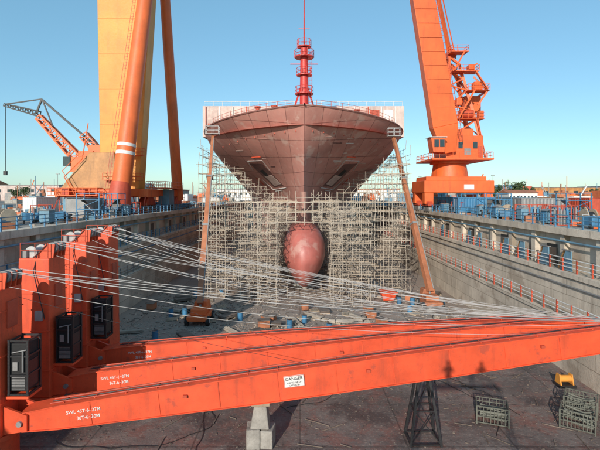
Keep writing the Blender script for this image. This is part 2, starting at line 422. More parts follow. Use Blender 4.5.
# transverse deck structure behind the forecastle
dk=part(ship,'deck_block',M().bb(SX-17.9,SX+17.9,80,84,24.3,29.8),PINK)
for i in range(15):
    x=SX-17.3+i*2.4
    part(dk,'stiffener',M().bb(x-.07,x+.07,79.8,79.99,24.4,29.7),WHT if i%3 else REDD)
for i in range(0,14):
    x=SX-17.3+i*2.4
    if i<4 or i>9:
        for z in (25.0,27.4):
            if R.random()<.8: part(dk,'primer_panel',M().bb(x+.35,x+2.0,79.9,79.99,z,z+1.7),R.choice([HPAL,REDD,WHT,HMID]))
m=M(); m.tube((SX-17.6,80,30.6),(SX+17.6,80,30.6),.04,6); m.tube((SX-17.6,80,30.2),(SX+17.6,80,30.2),.03,6)
for i in range(23): m.tube((SX-17.6+i*1.6,80,29.8),(SX-17.6+i*1.6,80,30.6),.03,5)
part(ship,'railing',m,WHT)
for s in (-1,1):
    m=M(); prev=None
    for i in range(13):
        y=60.9+i*.8; b_=half(y,25)-.3; z=ztop(y); p=Vector((SX+s*b_,y,z))
        m.tube(p,p+Vector((0,0,.9)),.03,5)
        if prev is not None:
            for h in (.45,.9): m.tube(prev+Vector((0,0,h)),p+Vector((0,0,h)),.025,5)
        prev=p
    part(ship,'bow_railing',m,REDD)
ms=part(ship,'foremast',M().tube((SX,65,23.6),(SX,65,35.2),.7,14,.55).tube((SX,65,35.2),(SX,65,46),.12,8,.06),MAST,smooth=True)
for z,r in ((28.5,1.3),(31.2,1.1),(33.8,1.4),(35.3,1.0)):
    m=M().tube((SX,65,z),(SX,65,z+.15),r,14)
    for k in range(10):
        a=k*math.pi/5; p=Vector((SX+r*math.cos(a),65+r*math.sin(a),z)); q=Vector((SX+r*math.cos(a+math.pi/5),65+r*math.sin(a+math.pi/5),z))
        m.tube(p,p+Vector((0,0,1.1)),.04,5)
        for h in (.55,1.1): m.tube(p+Vector((0,0,h)),q+Vector((0,0,h)),.035,5)
    part(ms,'mast_platform',m,MAST)
m=M()
for s in (-1,1): m.bar((SX+s*2.2,64.5,24),(SX+s*.5,65,29.5),.22)
m.bar((SX-2,65,32.9),(SX+2,65,32.9),.12); m.bar((SX-.8,65,38),(SX+.8,65,38),.08)
m.tube((SX+.7,64.3,24),(SX+.7,64.3,35),.04,5);m.tube((SX+1.1,64.3,24),(SX+1.1,64.3,35),.04,5)
for i in range(36): m.tube((SX+.7,64.3,24+i*.3),(SX+1.1,64.3,24+i*.3),.03,4)
part(ms,'mast_brace',m,MAST)
for x in (-7,-4.5,-2.6,3,5.5,8): 
    hh=R.uniform(26.6,27.6); part(ship,'deck_vent',M().tube((SX+x,68,23.6),(SX+x,68,hh),.3,10).tube((SX+x,68,hh),(SX+x,68,hh+.2),.5,10),REDD)

kb=solo('keel_block','squat concrete and timber keel block under the hull','keel block',M().bb(SX-1.6,SX+1.6,67,68.4,0,.6).bb(SX-1.4,SX+1.4,67.1,68.3,.6,.8),CONL,(SX,67,0),bevel=.04,group='keel blocks under the ship')
for i in range(1,10): clone(kb,(SX,67+i*2.6,0))
for s in (-1,1):
    for i in range(5): clone(kb,(SX+s*6,74+i*3.2,0))

# ------------------------------------------------------------------ SCAFFOLDING
def blocked(x,y,z):
    X=abs(x-SX)
    if X<half(y,z*25/ztop(y))+.3: return True
    k=3.6 if y<63.5 else 3.2
    if y>58 and ((X/k)**2+((z-5.3)/5.0)**2)<1: return True
    if X<.9 and y>64 and z<15: return True
    return False
dx,dy,dz=1.2,2.2,1.3
nodes={}
for i in range(-15,16):
    for j in range(0,17):
        for k in range(0,19):
            x=SX+i*dx; y=57.0+j*dy; z=k*dz; X=abs(i*dx)
            h=half(y,min(z,24)*25/ztop(y))
            ztp=13.1 if X<4.5 else 13.1+(X-4.5)*.72
            if z>ztp+(1.3 if (i*7+j*3)%5==0 else 0): continue
            ok=False
            if y<63 and 2.9<X<9.4 and z<=12+(X-2.9)*.35: ok=True
            if y>=58.5 and X<=3.7 and z>10.2: ok=True
            if 61<=y<71 and X<15.4: ok=True
            if y>=65 and X-h<5.0 and X<=18.6: ok=True
            if X>15.6 and y<65: ok=False
            if y<61 and X>9.4: ok=False
            if ok and R.random()<.02: ok=False
            if ok and not blocked(x,y,z): nodes[(i,j,k)]=Vector((x+R.uniform(-.06,.06),y+R.uniform(-.06,.06),z+R.uniform(-.03,.03)*(k>0)))
groups={}
def grp(k): return ('L' if k[0]<0 else 'R')+('F' if k[1]<5 else 'S')
for key,p in nodes.items():
    G=groups.setdefault(grp(key),(M(),M()))
    i,j,k=key
    for d in ((1,0,0),(0,1,0),(0,0,1)):
        q=nodes.get((i+d[0],j+d[1],k+d[2]))
        if q is None: continue
        if d[2]==0 and R.random()<.06: continue
        e=(q-p).normalized()*R.uniform(.05,.4)
        G[0].bar(p-e,q+e,.052)
        if d[2]==0 and R.random()<.35:
            G[0].bar(p+Vector((0,0,.62)),q+Vector((0,0,.62)),.04)
    if R.random()<.12:
        q=nodes.get((i+1,j,k+1)) or nodes.get((i-1,j,k+1))
        if q is not None: G[0].bar(p,q,.044)
    if k>0 and R.random()<.38:
        q=nodes.get((i+1,j,k))
        if q is not None:
            G[1].box(((p.x+q.x)/2,p.y+.35,p.z+.06),(dx*1.05,.6,.045),R.uniform(-.02,.02))
for g_,(a,b) in groups.items():
    t=thing('scaffolding','dense pipe scaffolding with plank decks around the bow' if g_[1]=='F' else 'tall pipe scaffolding along the flared hull side','scaffolding',(-6 if g_[0]=='L' else 7,60 if g_[1]=='F' else 75,0),'scaffolding around the ship')
    part(t,'pipe_frame',a,SCAF,stuff=True); part(t,'plank_deck',b,PLNK,stuff=True)

# ------------------------------------------------------------------ boom lifts
def boom_lift(base,top,label,mat=ORG):
    bx,by=base; t=thing('boom_lift',label,'boom lift',(bx,by,0))
    ch=part(t,'chassis',M().bb(bx-1.1,bx+1.1,by-1.7,by+1.7,.5,1.0).bb(bx-.8,bx+.8,by-1.1,by+1.4,1.0,1.7),mat,bevel=.08)
    for sx in (-1,1):
        for sy in (-1,1):
            w=part(t,'wheel',M().tube((bx+sx*.95,by+sy*1.25,.5),(bx+sx*1.3,by+sy*1.25,.5),.5,18),RUB,smooth=True)
            part(w,'rim',M().tube((bx+sx*1.25,by+sy*1.25,.5),(bx+sx*1.33,by+sy*1.25,.5),.25,14),LGT)
    part(t,'counterweight',M().extr([(bx-.9,1.2),(bx+.9,1.2),(bx+.7,2.2),(bx-.7,2.2)],'y',by+.4,by+1.9),mat,bevel=.1)
    a=Vector((bx,by,2.0)); e=Vector(top); d=e-a
    bm=part(t,'boom',M().bar(a,a+d*.42,.66,.75),RUST,bevel=.03)
    part(bm,'boom_section',M().bar(a+d*.40,a+d*.72,.52,.6),RUST); part(bm,'boom_section',M().bar(a+d*.70,a+d*1.0,.38,.44),RUST)
    m=M()
    for f in (.40,.70): m.bar(a+d*f,a+d*(f+.01),.8,.9)
    m.poly([a+d*.02+Vector((.4,-.45,0)),a+d*.4+Vector((.35,-.45,0)),a+d*.98+Vector((.25,-.35,0))],.06,5)
    part(bm,'collar',m,GRY)
    part(t,'lift_cylinder',M().tube(a+Vector((0,0,-.3)),a+d*.2+Vector((0,.5,-.3)),.14,10),GRY,smooth=True)
    m=M(); c=e+Vector((0,-.3,.2))
    m.box((c.x,c.y,c.z),(1.8,.9,.08))
    for x in (-.9,0,.9):
        for y in (-.45,.45): m.bar((c.x+x,c.y+y,c.z),(c.x+x,c.y+y,c.z+1.1),.05)
    for h in (.55,1.1):
        for y in (-.45,.45): m.bar((c.x-.9,c.y+y,c.z+h),(c.x+.9,c.y+y,c.z+h),.05)
        for x in (-.9,.9): m.bar((c.x+x,c.y-.45,c.z+h),(c.x+x,c.y+.45,c.z+h),.05)
    part(t,'basket',m,LGT)
    return t
boom_lift((-11.0,49.5),(-12.2,63,22.3),'orange boom lift with rusty telescopic boom raised to hull')
boom_lift((16.2,56),(13.5,65,22.3),'weathered boom lift with raised boom beside the dock wall',RUST)

# ------------------------------------------------------------------ foreground deck cranes
JW=[(0,.9),(.05,1.15),(.35,1.5),(.65,1.5),(.9,1.25),(1,.9)]
CR=[(24.0,(20.5,26.0,6.15)),(28.6,(18.4,28.6,5.7)),(33.4,(17.6,31.2,5.0)),(37.2,None)]
TOPS=(9.1,10.1,10.6,10.6)
JIBAX=[]
for ci,(cy,tip) in enumerate(CR):
    t=thing('deck_crane','orange-red ship deck crane with long box jib resting lowered' if tip else 'orange-red ship deck crane house without its jib','crane',(-16,cy,0),'orange deck cranes stored on dock floor')
    x0,x1=-17.5,-15.3
    top=TOPS[ci]
    part(t,'pedestal',M().tube((-16.3,cy,0),(-16.3,cy,1.3),1.15,24).tube((-16.3,cy,1.3),(-16.3,cy,1.55),1.35,24),RED,smooth=True)
    m=M(); m.hexa([(x0,cy-1.05,1.56),(x1,cy-1.05,1.56),(x1,cy+1.05,1.56),(x0,cy+1.05,1.56),(x0+.2,cy-.95,top),(x1-.12,cy-.95,top),(x1-.12,cy+.95,top),(x0+.2,cy+.95,top)])
    h=part(t,'crane_house',m,RED,bevel=.06)
    for z in (3.2,5.6,7.9):
        f=(z-1.56)/(top-1.56); part(h,'stiffener_band',M().bb(x0+.2*f-.03,x1-.12*f+.04,cy-1.09+.1*f,cy+1.09-.1*f,z,z+.07),RED)
    part(h,'access_door',M().bb(x1-.2,x1+.0,cy-.4,cy+.4,7.0,8.4),REDD,bevel=.03)
    part(h,'junction_box',M().bb(x0+1.3,x0+1.75,cy-1.16,cy-.95,6.3,6.9),LGT,bevel=.02)
    if ci in (0,2):
        m=M(); lx=x0+.6
        for q in (-.2,.2): m.tube((lx+q,cy-1.25,1.6),(lx+q,cy-1.15,top),.022,6)
        for i in range(int((top-1.6)/.35)): z=1.7+i*.35; yy=cy-1.25+.1*(z-1.6)/(top-1.6); m.tube((lx-.2,yy,z),(lx+.2,yy,z),.016,5)
        part(t,'ladder',m,RED)
    for q in (-.66,-.22,.22,.66): part(t,'sheave_bracket',M().extr([(x0+1.1,top),(x1,top),(x1+.1,top+.85),(x1-.5,top+.85)],'y',cy+q-.04,cy+q+.04),RED)
    for q in (-.44,.0,.44):
        s_=part(t,'sheave',M().tube((x1-.2,cy+q-.1,top+.6),(x1-.2,cy+q+.1,top+.6),.34,22),GRY,smooth=True)
        part(s_,'hub',M().tube((x1-.2,cy+q-.16,top+.6),(x1-.2,cy+q+.16,top+.6),.1,12),BLK)
    part(t,'winch_drum',M().tube((x0+.75,cy-.5,top+.35),(x0+.75,cy+.5,top+.35),.24,20).tube((x0+.75,cy-.57,top+.35),(x0+.75,cy-.5,top+.35),.36,20).tube((x0+.75,cy+.5,top+.35),(x0+.75,cy+.57,top+.35),.36,20),LGT,smooth=True)
    part(t,'winch_motor',M().bb(x0+.3,x0+.6,cy-.8,cy-.3,top,top+.5),GRY,bevel=.03)
    m=M(); 
    for k in range(5): m.tube((x1-.35-k*.22,cy-.7,top+.05),(x1-.35-k*.22,cy+.6,top+.08),.045,6)
    m.poly([(x1-.3,cy-.75,top+.9),(x1-.9,cy-.8,top+.3),(x1-1.0,cy-1.1,top-.8),(x1-.6,cy-1.2,top-2.2),(x1-.3,cy-1.1,6.4)],.03,5)
    part(t,'cable_coil',m,BLK,stuff=True)
    m=M()
    for xx in (x0+.3,(x0+x1)/2+.1,x1-.2): m.tube((xx,cy-.93,top),(xx,cy-.93,top+.95),.025,6)
    for hh in (.5,.95): m.tube((x0+.3,cy-.93,top+hh),(x1-.2,cy-.93,top+hh),.02,6)
    part(t,'handrail',m,REDD)
    if not tip:
        A,B,side,up,d=JIBAX[-1]
        for wi in range(5):
            s0=Vector((x1+.1,cy-.5+wi*.25,top+.7)); e0=A.lerp(B,(.99,.97,.9,.84,.7)[wi])+up*.7; sag=R.uniform(.2,1.0)
            part(t,'wire_rope',M().poly([s0.lerp(e0,k/16)-Vector((0,0,sag*4*(k/16)*(1-k/16))) for k in range(17)],.013,5),WIRE)
        continue
    bx0,bx1=x1+.1,x1+1.2; by0,by1=cy-.65,cy+.6; bz0,bz1=3.6,6.4
    u=part(t,'power_unit',M().bb(bx0,bx1-.12,by0+.12,by1-.12,bz0+.15,bz1-.15),DARK,bevel=.03)
    m=M()
    for xx in (bx0+.07,bx1-.07):
        for yy in (by0+.07,by1-.07): m.bar((xx,yy,bz0),(xx,yy,bz1),.11)
    for zz in (bz0,bz0+1.0,bz0+2.0,bz1):
        for yy in (by0+.07,by1-.07): m.bar((bx0,yy,zz),(bx1,yy,zz),.09)
        for xx in (bx0+.07,bx1-.07): m.bar((xx,by0,zz),(xx,by1,zz),.09)
    part(u,'frame',m,BLK)
    m=M()
    for i in range(9): z=bz0+.25+i*.08; m.bb(bx0+.2,bx1-.2,by0+.06,by0+.1,z,z+.03)
    m.bb(bx0+.25,bx0+.5,by0+.05,by0+.1,bz0+1.25,bz0+1.7); m.tube((bx0+.8,by0,bz0+1.2),(bx0+.8,by0,bz1-.5),.04,6); m.tube((bx0+.25,by0,bz0+2.2),(bx0+1.0,by0,bz0+2.35),.03,6)
    part(u,'pipework',m,GRY)
    part(u,'grille',M().bb(bx1-.13,bx1-.08,by0+.25,by1-.25,bz0+.3,bz0+1.7),BLK)
    part(u,'bracket',M().bb(x1-.05,bx1,by0,by1,bz0-.2,bz0-.07),RED)
    for q in (-.62,.62): part(t,'jib_hinge',M().extr([(x1-.1,1.6),(x1+1.2,1.8),(x1+1.2,2.6),(x1-.1,3.1)],'y',cy-.1+q-.07,cy-.1+q+.07),RED)
    part(t,'hinge_pin',M().tube((x1+.85,cy-.92,2.2),(x1+.85,cy+.72,2.2),.14,12),GRY)
    A=Vector((-14.5,cy-.1,2.2)); B=Vector(tip); d=(B-A).normalized(); side=Vector((0,0,1)).cross(d).normalized(); up=d.cross(side).normalized()
    if up.z<0: up=-up
    JIBAX.append((A,B,side,up,d))
    m=M(); fl=M(); st=[0,.05,.12,.2,.35,.5,.65,.75,.9,.95,1]
    prev=None
    for tt in st:
        hh=tab(JW,tt); ww=1.1-.25*tt
        c=A.lerp(B,tt)
        q=[c-side*ww/2-up*hh/2,c+side*ww/2-up*hh/2,c+side*ww/2+up*hh/2,c-side*ww/2+up*hh/2]
        if prev is not None:
            m.add(prev+q,[(0,1,5,4),(1,2,6,5),(2,3,7,6),(3,0,4,7)])
            for k,sg in ((0,-1),(3,1)):
                a0,a1=prev[k],prev[(k+1) if k==0 else 2]; b0,b1=q[k],q[(k+1) if k==0 else 2]
                w0=(a1-a0).normalized()*.09
                lo_=[a0-w0,a1+w0,b1+w0,b0-w0]; fl.hexa(lo_+[p+up*sg*.045 for p in lo_])
        else: m.add(q,[(0,1,2,3)])
        prev=q
    m.add(prev,[(0,1,2,3)])
    jb=part(t,'jib',m,RED)
    part(jb,'flange',fl,RED)
    for tt in (.1,.2,.29,.38,.47,.56,.65,.74,.83,.92):
        hh=tab(JW,tt); c=A.lerp(B,tt); w=(1.1-.25*tt)/2+.012; part(jb,'web_stiffener',M().bar(c-side*w-up*(hh/2-.03),c-side*w+up*(hh/2-.03),.045,.05,up=tuple(d)),RED)
    for q,rr in ((-.25,.035),(.0,.03),(.28,.045)):
        part(jb,'hose_line',M().poly([A.lerp(B,tt)+up*(tab(JW,tt)/2+.11)+side*q for tt in (.04,.15,.3,.45,.6,.75,.9,.97)],rr,6),REDD if q else BLK)
    m=M()
    for i in range(20):
        tt=.06+i*.046; c=A.lerp(B,tt)+up*(tab(JW,tt)/2+.08); m.bar(c-side*.36,c+side*.36,.05)
    part(jb,'hose_clamps',m,RED,stuff=True)
    for tt in (.24,.52,.8):
        c=A.lerp(B,tt)-side*(.55-.12*tt); part(jb,'web_lug',M().bar(c-side*.0+up*.2,c-side*.16+up*.2,.22,.14),REDD)
    for q in (-.28,.28):
        part(t,'tip_sheave',M().tube(B+side*(q-.1)+d*.3,B+side*(q+.1)+d*.3,.5,20),GRY,smooth=True)
    for q in (-.5,.5): part(t,'tip_cheek',M().bar(B+side*q-d*.6,B+side*q+d*.9,.08,1.0,h2=.6),RED)
    W=[(-.44,top+.9,1.0,.35),(-.34,top+.8,.985,.7),(.0,top+.95,1.0,.2),(.1,top+.75,.96,1.0),(.44,top+.9,1.0,.5),(.5,top+.65,.93,.8),(-.5,top+.1,.80,.9),(.3,top-.6,.42,.3)]
    for wi,(q,z,tt,sag) in enumerate(W):
        s0=Vector((x1+.1,cy+q,z)); e0=A.lerp(B,tt)+up*(tab(JW,tt)/2+.1)+side*(q*.5)
        pts=[]
        sag*=R.uniform(.5,1.5)
        for k in range(17):
            u_=k/16; p=s0.lerp(e0,u_); p.z-=sag*4*u_*(1-u_)*(1.15-.3*u_); pts.append(p)
        part(t,'wire_rope',M().poly(pts,.0125 if wi<6 else .011,5),WIRE if wi<7 else BLK)
    ang=math.atan2((B-A).z,(B-A).xy.length); yaw=math.atan2(d.y,d.x)
    E=Matrix.Rotation(yaw,3,'Z')@Matrix.Rotation(-ang,3,'Y')@Matrix.Rotation(math.radians(90),3,'X')
    c=A.lerp(B,.065)-side*.555
    text(t,'SWL 45T-6~27M',.25,c+up*(.08),E.to_euler(),WHT); text(t,'36T-6~30M',.25,c-up*.27+d*.5,E.to_euler(),WHT)
    if ci==0:
        c=A.lerp(B,.405)+up*.2-side*.57
        sg=part(t,'danger_sign',M().bar(c-d*.55,c+d*.55,.04,.62,up=tuple(up)),WHT)
        text(t,'DANGER',.23,c-side*.03+up*.07,E.to_euler(),BLK,align='CENTER')
        text(t,'KEEP CLEAR OF',.11,c-side*.03-up*.1,E.to_euler(),BLK,align='CENTER')
        text(t,'LIFTING JIB',.11,c-side*.03-up*.24,E.to_euler(),BLK,align='CENTER')
        m=M()
        for a_,b_ in (((-.53,.29),(.53,.29)),((-.53,-.29),(.53,-.29)),((-.53,-.29),(-.53,.29)),((.53,-.29),(.53,.29))):
            m.bar(c-side*.024+d*a_[0]+up*a_[1],c-side*.024+d*b_[0]+up*b_[1],.02)
        part(sg,'sign_border',m,REDD)

def trestle(x,y,h,label,k=1.0):
    t=thing('steel_trestle',label,'trestle',(x,y,0))
    for sx in (-1,1):
        for sy in (-1,1): part(t,'leg',M().bar((x+sx*.95*k,y+sy*.8*k,0),(x+sx*.32*k,y+sy*.3*k,h),.13),BLK)
    m=M()
    for z,w in ((.12,.94),(h*.5,.63),(h-.1,.33)):
        w*=k; v=w*.86
        m.bar((x-w,y-v,z),(x+w,y-v,z),.09);m.bar((x-w,y+v,z),(x+w,y+v,z),.09);m.bar((x-w,y-v,z),(x-w,y+v,z),.09);m.bar((x+w,y-v,z),(x+w,y+v,z),.09)
    wa,wb=.9*k,.63*k; za,zb=.15,h*.5
    m.bar((x-wa,y-wa*.86,za),(x+wb,y-wb*.86,zb),.05); m.bar((x+wa,y-wa*.86,za),(x-wb,y-wb*.86,zb),.05)
    wa,wb=.63*k,.35*k; za,zb=h*.5,h-.1
    m.bar((x-wa,y-wa*.86,za),(x+wb,y-wb*.86,zb),.05)
    part(t,'bracing',m,BLK)
    part(t,'top_plate',M().bb(x-.4,x+.4,y-.4,y+.4,h,h+.12),BLK)
    return t
trestle(7.0,25.7,3.75,'open black steel trestle with splayed legs propping the jib',.9)
trestle(-2.5,31.9,2.6,'dark steel trestle under a crane jib')
t=thing('prop_block_stack','stack of rough concrete blocks propping the crane jib','concrete blocks',(-2.2,25.3,0))
part(t,'block',M().box((-2.6,25.2,.55),(.75,1.1,1.1),.05),CONL,bevel=.05); part(t,'block',M().box((-1.8,25.25,.5),(.7,1.05,1.0),-.12),CONL,bevel=.05)
part(t,'block',M().hexa([(-2.75,24.7,1.12),(-1.7,24.7,1.08),(-1.7,25.8,1.08),(-2.75,25.8,1.12),(-2.55,24.8,2.3),(-1.85,24.8,2.3),(-1.85,25.7,2.3),(-2.55,25.7,2.3)]),CONL,bevel=.06)
part(t,'timber_packer',M().box((-2.2,25.25,2.42),(1.0,.9,.2),.05).box((-2.2,25.2,2.62),(.8,.7,.18),-.05),PLNK,bevel=.02)
def rack(x,y,rz,label):
    t=thing('steel_rack',label,'rack',(x,y,0),'steel racks on the dock floor')
    w,d_,h=1.8,1.4,1.1
    m=M()
    for sx in (-1,1):
        for sy in (-1,1): m.bar((x+sx*w/2,y+sy*d_/2,0),(x+sx*w/2,y+sy*d_/2,h),.08)
    for z in (.12,.5,.85,h):
        for s in (-1,1): m.bar((x-w/2,y+s*d_/2,z),(x+w/2,y+s*d_/2,z),.05); m.bar((x+s*w/2,y-d_/2,z),(x+s*w/2,y+d_/2,z),.05)
    part(t,'frame',m,GRN)
    for s in (-1,1):
        for i in range(1,9): part(t,'bar',M().bar((x-w/2+i*w/9,y+s*d_/2,.12),(x-w/2+i*w/9,y+s*d_/2,h),.03),GRN)
    m=M()
    for i in range(12): m.tube((x-w/2+.2,y-.6+i*.1,.25+R.random()*.7),(x+w/2-.1,y-.6+i*.1+R.uniform(-.1,.1),.3+R.random()*.7),.06,6)
    part(t,'pipe_load',m,GRN,stuff=True)
    t.rotation_euler=(0,0,rz); return t
rack(11.9,27.9,-.35,'dull green steel stillage rack filled with pipes')
rack(16.8,27.2,-.6,'dull green steel stillage rack near dock wall')
rack(18.1,29.0,-.6,'dull green steel stillage rack near dock wall')
t=thing('hand_winch','small yellow winch on steel skid near the wall','winch',(19.4,33,0))
part(t,'skid',M().bb(18.8,20.0,32.5,33.5,0,.2),BLK); part(t,'drum',M().tube((19.0,33,.55),(19.8,33,.55),.25,16),YEL,smooth=True)
for xx in (18.9,19.8): part(t,'side_plate',M().extr([(32.6,.2),(33.4,.2),(33.2,.9),(32.8,.9)],'x',xx,xx+.08),YEL)

# ------------------------------------------------------------------ gantry crane
def rails(m,x0,x1,y0,y1,z,h=1.1,r=.045,step=1.2):
    P=[(x0,y0),(x1,y0),(x1,y1),(x0,y1),(x0,y0)]
    for (a,b),(c,d_) in zip(P[:-1],P[1:]):
        for q in (h/2,h): m.tube((a,b,z+q),(c,d_,z+q),r,5)
        n=max(1,int(math.hypot(c-a,d_-b)/step))
        for i in range(n): m.tube((a+(c-a)*i/n,b+(d_-b)*i/n,z),(a+(c-a)*i/n,b+(d_-b)*i/n,z+h),r,5)
t=thing('gantry_crane','huge shipyard crane with ochre box leg and orange tubes','gantry crane',(-30,80,QZ))
lg=part(t,'main_leg',M().hexa([(-33.9,76.5,15),(-27.4,76.5,15),(-27.4,79.5,15),(-33.9,79.5,15),(-34.8,76.5,64),(-24.4,76.5,64),(-24.4,79.5,64),(-34.8,79.5,64)]),YEL,bevel=.1)
for z in range(20,62,6): 
    f=(z-15)/49; part(lg,'seam',M().bb(-33.9-.9*f,-27.4+3.0*f,76.46,76.5,z,z+.06),YEL)
part(t,'leg_base',M().hexa([(-40.2,75.3,15.0),(-30.5,75.3,15.0),(-30.5,81,15.0),(-40.2,81,15.0),(-35.4,75.6,21.2),(-31.2,75.6,21.2),(-31.2,80.6,21.2),(-35.4,80.6,21.2)]),TAN,bevel=.1)
part(t,'sill_beam',M().bb(-41.2,-25.5,75.6,81.5,13.6,15.0),ORG,bevel=.06)
part(t,'support_tube',M().tube((-28.5,71,13),(-24.6,77.5,64),1.5,24,1.05),ORG,smooth=True)
part(t,'support_tube',M().tube((-24.9,92,13),(-25.6,82.3,64),1.05,20,.9),ORG,smooth=True)
c0=Vector((-28.5,71,13)); c1=Vector((-24.6,77.5,64))
for f in (.145,.17): part(t,'white_band',M().tube(c0.lerp(c1,f),c0.lerp(c1,f+.01),1.52-.45*f+.02,24),WHT,smooth=True)
part(t,'flared_foot',M().tube((-28.6,70.8,11.8),(-28.35,71.3,16.0),1.9,20,1.5),REDD,smooth=True)
part(t,'tie_beam',M().bar((-28.3,71,14.4),(-25,92,14.4),.9,1.2),ORG,bevel=.05); part(t,'tie_beam',M().bar((-36,76,13.0),(-28.3,71.5,13.5),1.0,1.1),ORG,bevel=.05)
def bogie(x,y,l=6):
    b=part(t,'bogie',M().extr([(y-l/2,12.2),(y+l/2,12.2),(y+l/4,13.58),(y-l/4,13.58)],'x',x-.7,x+.7),REDD,bevel=.06)
    for i in range(4): part(b,'wheel',M().tube((x-.4,y-l/2+.8+i*(l-1.6)/3,QZ+.62),(x+.4,y-l/2+.8+i*(l-1.6)/3,QZ+.62),.6,16),GRY,smooth=True)
for x,y in ((-37.5,77.5),(-28.5,71),(-25.4,91.5),(-33,77),(-27.2,80),(-40,80),(-35,72)): bogie(x,y)
for x0_,x1_,y0_,y1_,z_ in ((-41,-33,73.0,75.2,13.9),(-32.5,-26.3,74.0,75.5,16.4),(-30.5,-26.2,74.8,76.2,20.6),(-27.4,-23.9,80,92,15.2)):
    m=M().bb(x0_,x1_,y0_,y1_,z_,z_+.12); rails(m,x0_,x1_,y0_,y1_,z_+.12,step=1.1); part(t,'walkway',m,ORG)
m=M()
for k in range(14): 
    x=-41+k*1.15; m.bar((x,74.6,QZ+.2),(x+R.uniform(-.8,.8),75.2,13.8),.14)
part(t,'strut_mass',m,REDD,stuff=True)
for x,y,z,s_ in ((-38.5,74.2,14.6,1.1),(-35.5,74.0,14.5,.9),(-29.5,74.9,17.1,.9),(-31.6,72.6,12.2,1.3)): part(t,'motor_housing',M().bb(x-s_/2,x+s_/2,y-s_/2,y+s_/2,z-s_/2,z+s_/2),REDD,bevel=.06)
part(t,'top_girder',M().bb(-48,-14,75.5,84.5,64,70),YEL)
part(t,'stair',M().poly([(-37.2,74.6,13.8),(-39,74.4,17),(-36.2,74.8,20),(-35.4,75.2,26)],.08,6).poly([(-37.2,74.0,15),(-39,73.8,18),(-36.2,74.2,21)],.05,6),ORG)
part(t,'electric_cabin',M().bb(-26.6,-24.6,84.5,88,12.2,15),LBL,bevel=.05)
m=M()
for q in (-.22,.22): m.bar(c0+Vector((-1.75+q,-.6,2)),c1+Vector((-1.3+q,-.6,0)),.05)
for i in range(100): c=c0.lerp(c1,.04+i*.0096)+Vector((-1.75+.45*i/100,-.6,.0)); m.bar(c-Vector((.22,0,0)),c+Vector((.22,0,0)),.03)
part(t,'ladder',m,REDD)

# ------------------------------------------------------------------ harbour crane
t=thing('harbour_crane','tall orange portal jib crane standing on the quay','crane',(28.5,85,QZ))
part(t,'portal_base',M().bb(22.4,35.0,81,90,14.4,16.6).bb(23,34,82,89,16.6,17.4),ORR,bevel=.1)
for x in (23.3,34.0):
    for y in (82,89):
        part(t,'portal_leg',M().bar((x,y,12.4),(x,y,14.5),1.6,1.6),ORR,bevel=.05)
        b=part(t,'bogie',M().extr([(y-2,12.0),(y+2,12.0),(y+1,12.9),(y-1,12.9)],'x',x-.5,x+.5),REDD)
        for q in (-1.3,0,1.3): part(b,'wheel',M().tube((x-.35,y+q,QZ+.5),(x+.35,y+q,QZ+.5),.48,14),GRY,smooth=True)
part(t,'slewing_column',M().tube((28.4,85.5,17.4),(28.4,85.5,19.8),3.4,28,3.0).tube((28.4,85.5,19.8),(28.4,85.5,20.3),3.6,28),ORR,smooth=True)
m=M().bb(23.6,34.6,80.2,91.5,20.3,20.6); rails(m,23.7,34.5,80.3,91.4,20.6); part(t,'deck_platform',m,ORR)
hs=part(t,'machinery_house',M().bb(27.0,33.8,83,91,20.6,25.0).bb(28.6,32.4,84,90,25.0,26.4),ORR,bevel=.1)
for x in (29.2,31.9): part(hs,'window',M().bb(x,x+.8,82.93,82.99,22.6,23.8),GLS)
part(hs,'louvre',M().bb(30.3,31.5,82.93,82.99,21.4,22.6),GRY)
part(hs,'hatch',M().bb(32.9,33.6,82.9,82.99,21,23),REDD)
cb=part(t,'operator_cab',M().extr([(23.6,21.6),(25.6,21.6),(25.8,24.2),(23.2,24.2)],'y',79.6,82.2),ORR,bevel=.06)
for xx in (23.75,24.75): part(cb,'window',M().bb(xx,xx+.8,79.5,79.58,22.5,23.8),GLS)
part(cb,'roof',M().bb(23.0,26.0,79.4,82.4,24.2,24.35),WHT); part(cb,'cab_mount',M().bar((24.8,82.2,22.0),(27.4,83.2,22.0),1.0,.8),ORR)
a=Vector((27.2,82.8,21.8)); e=Vector((19.0,78.5,62))
bm=part(t,'jib',M().bar(a,a.lerp(e,.12),2.4,2.2,4.6,2.6,up=(0,-1,0)).bar(a.lerp(e,.12),e,4.6,2.6,3.4,2.0,up=(0,-1,0)),ORR,bevel=.1)
for i in range(14):
    c=a.lerp(e,.14+i*.06); w=4.5-1.3*(.14+i*.06); part(bm,'cross_seam',M().bar(c-Vector((w/2,1.28,0)),c+Vector((w/2,-1.28,0)),.06,.1),ORR)
m=M()
for q in (-.3,.3): m.bar(a.lerp(e,.05)+Vector((2.6+q,-.8,0)),a.lerp(e,.95)+Vector((1.9+q,-.8,0)),.08)
for i in range(90): c=a.lerp(e,.05+i*.01)+Vector((2.6-.6*i/90,-.8,0)); m.bar(c-Vector((.3,0,0)),c+Vector((.3,0,0)),.05)
part(bm,'ladder',m,REDD)
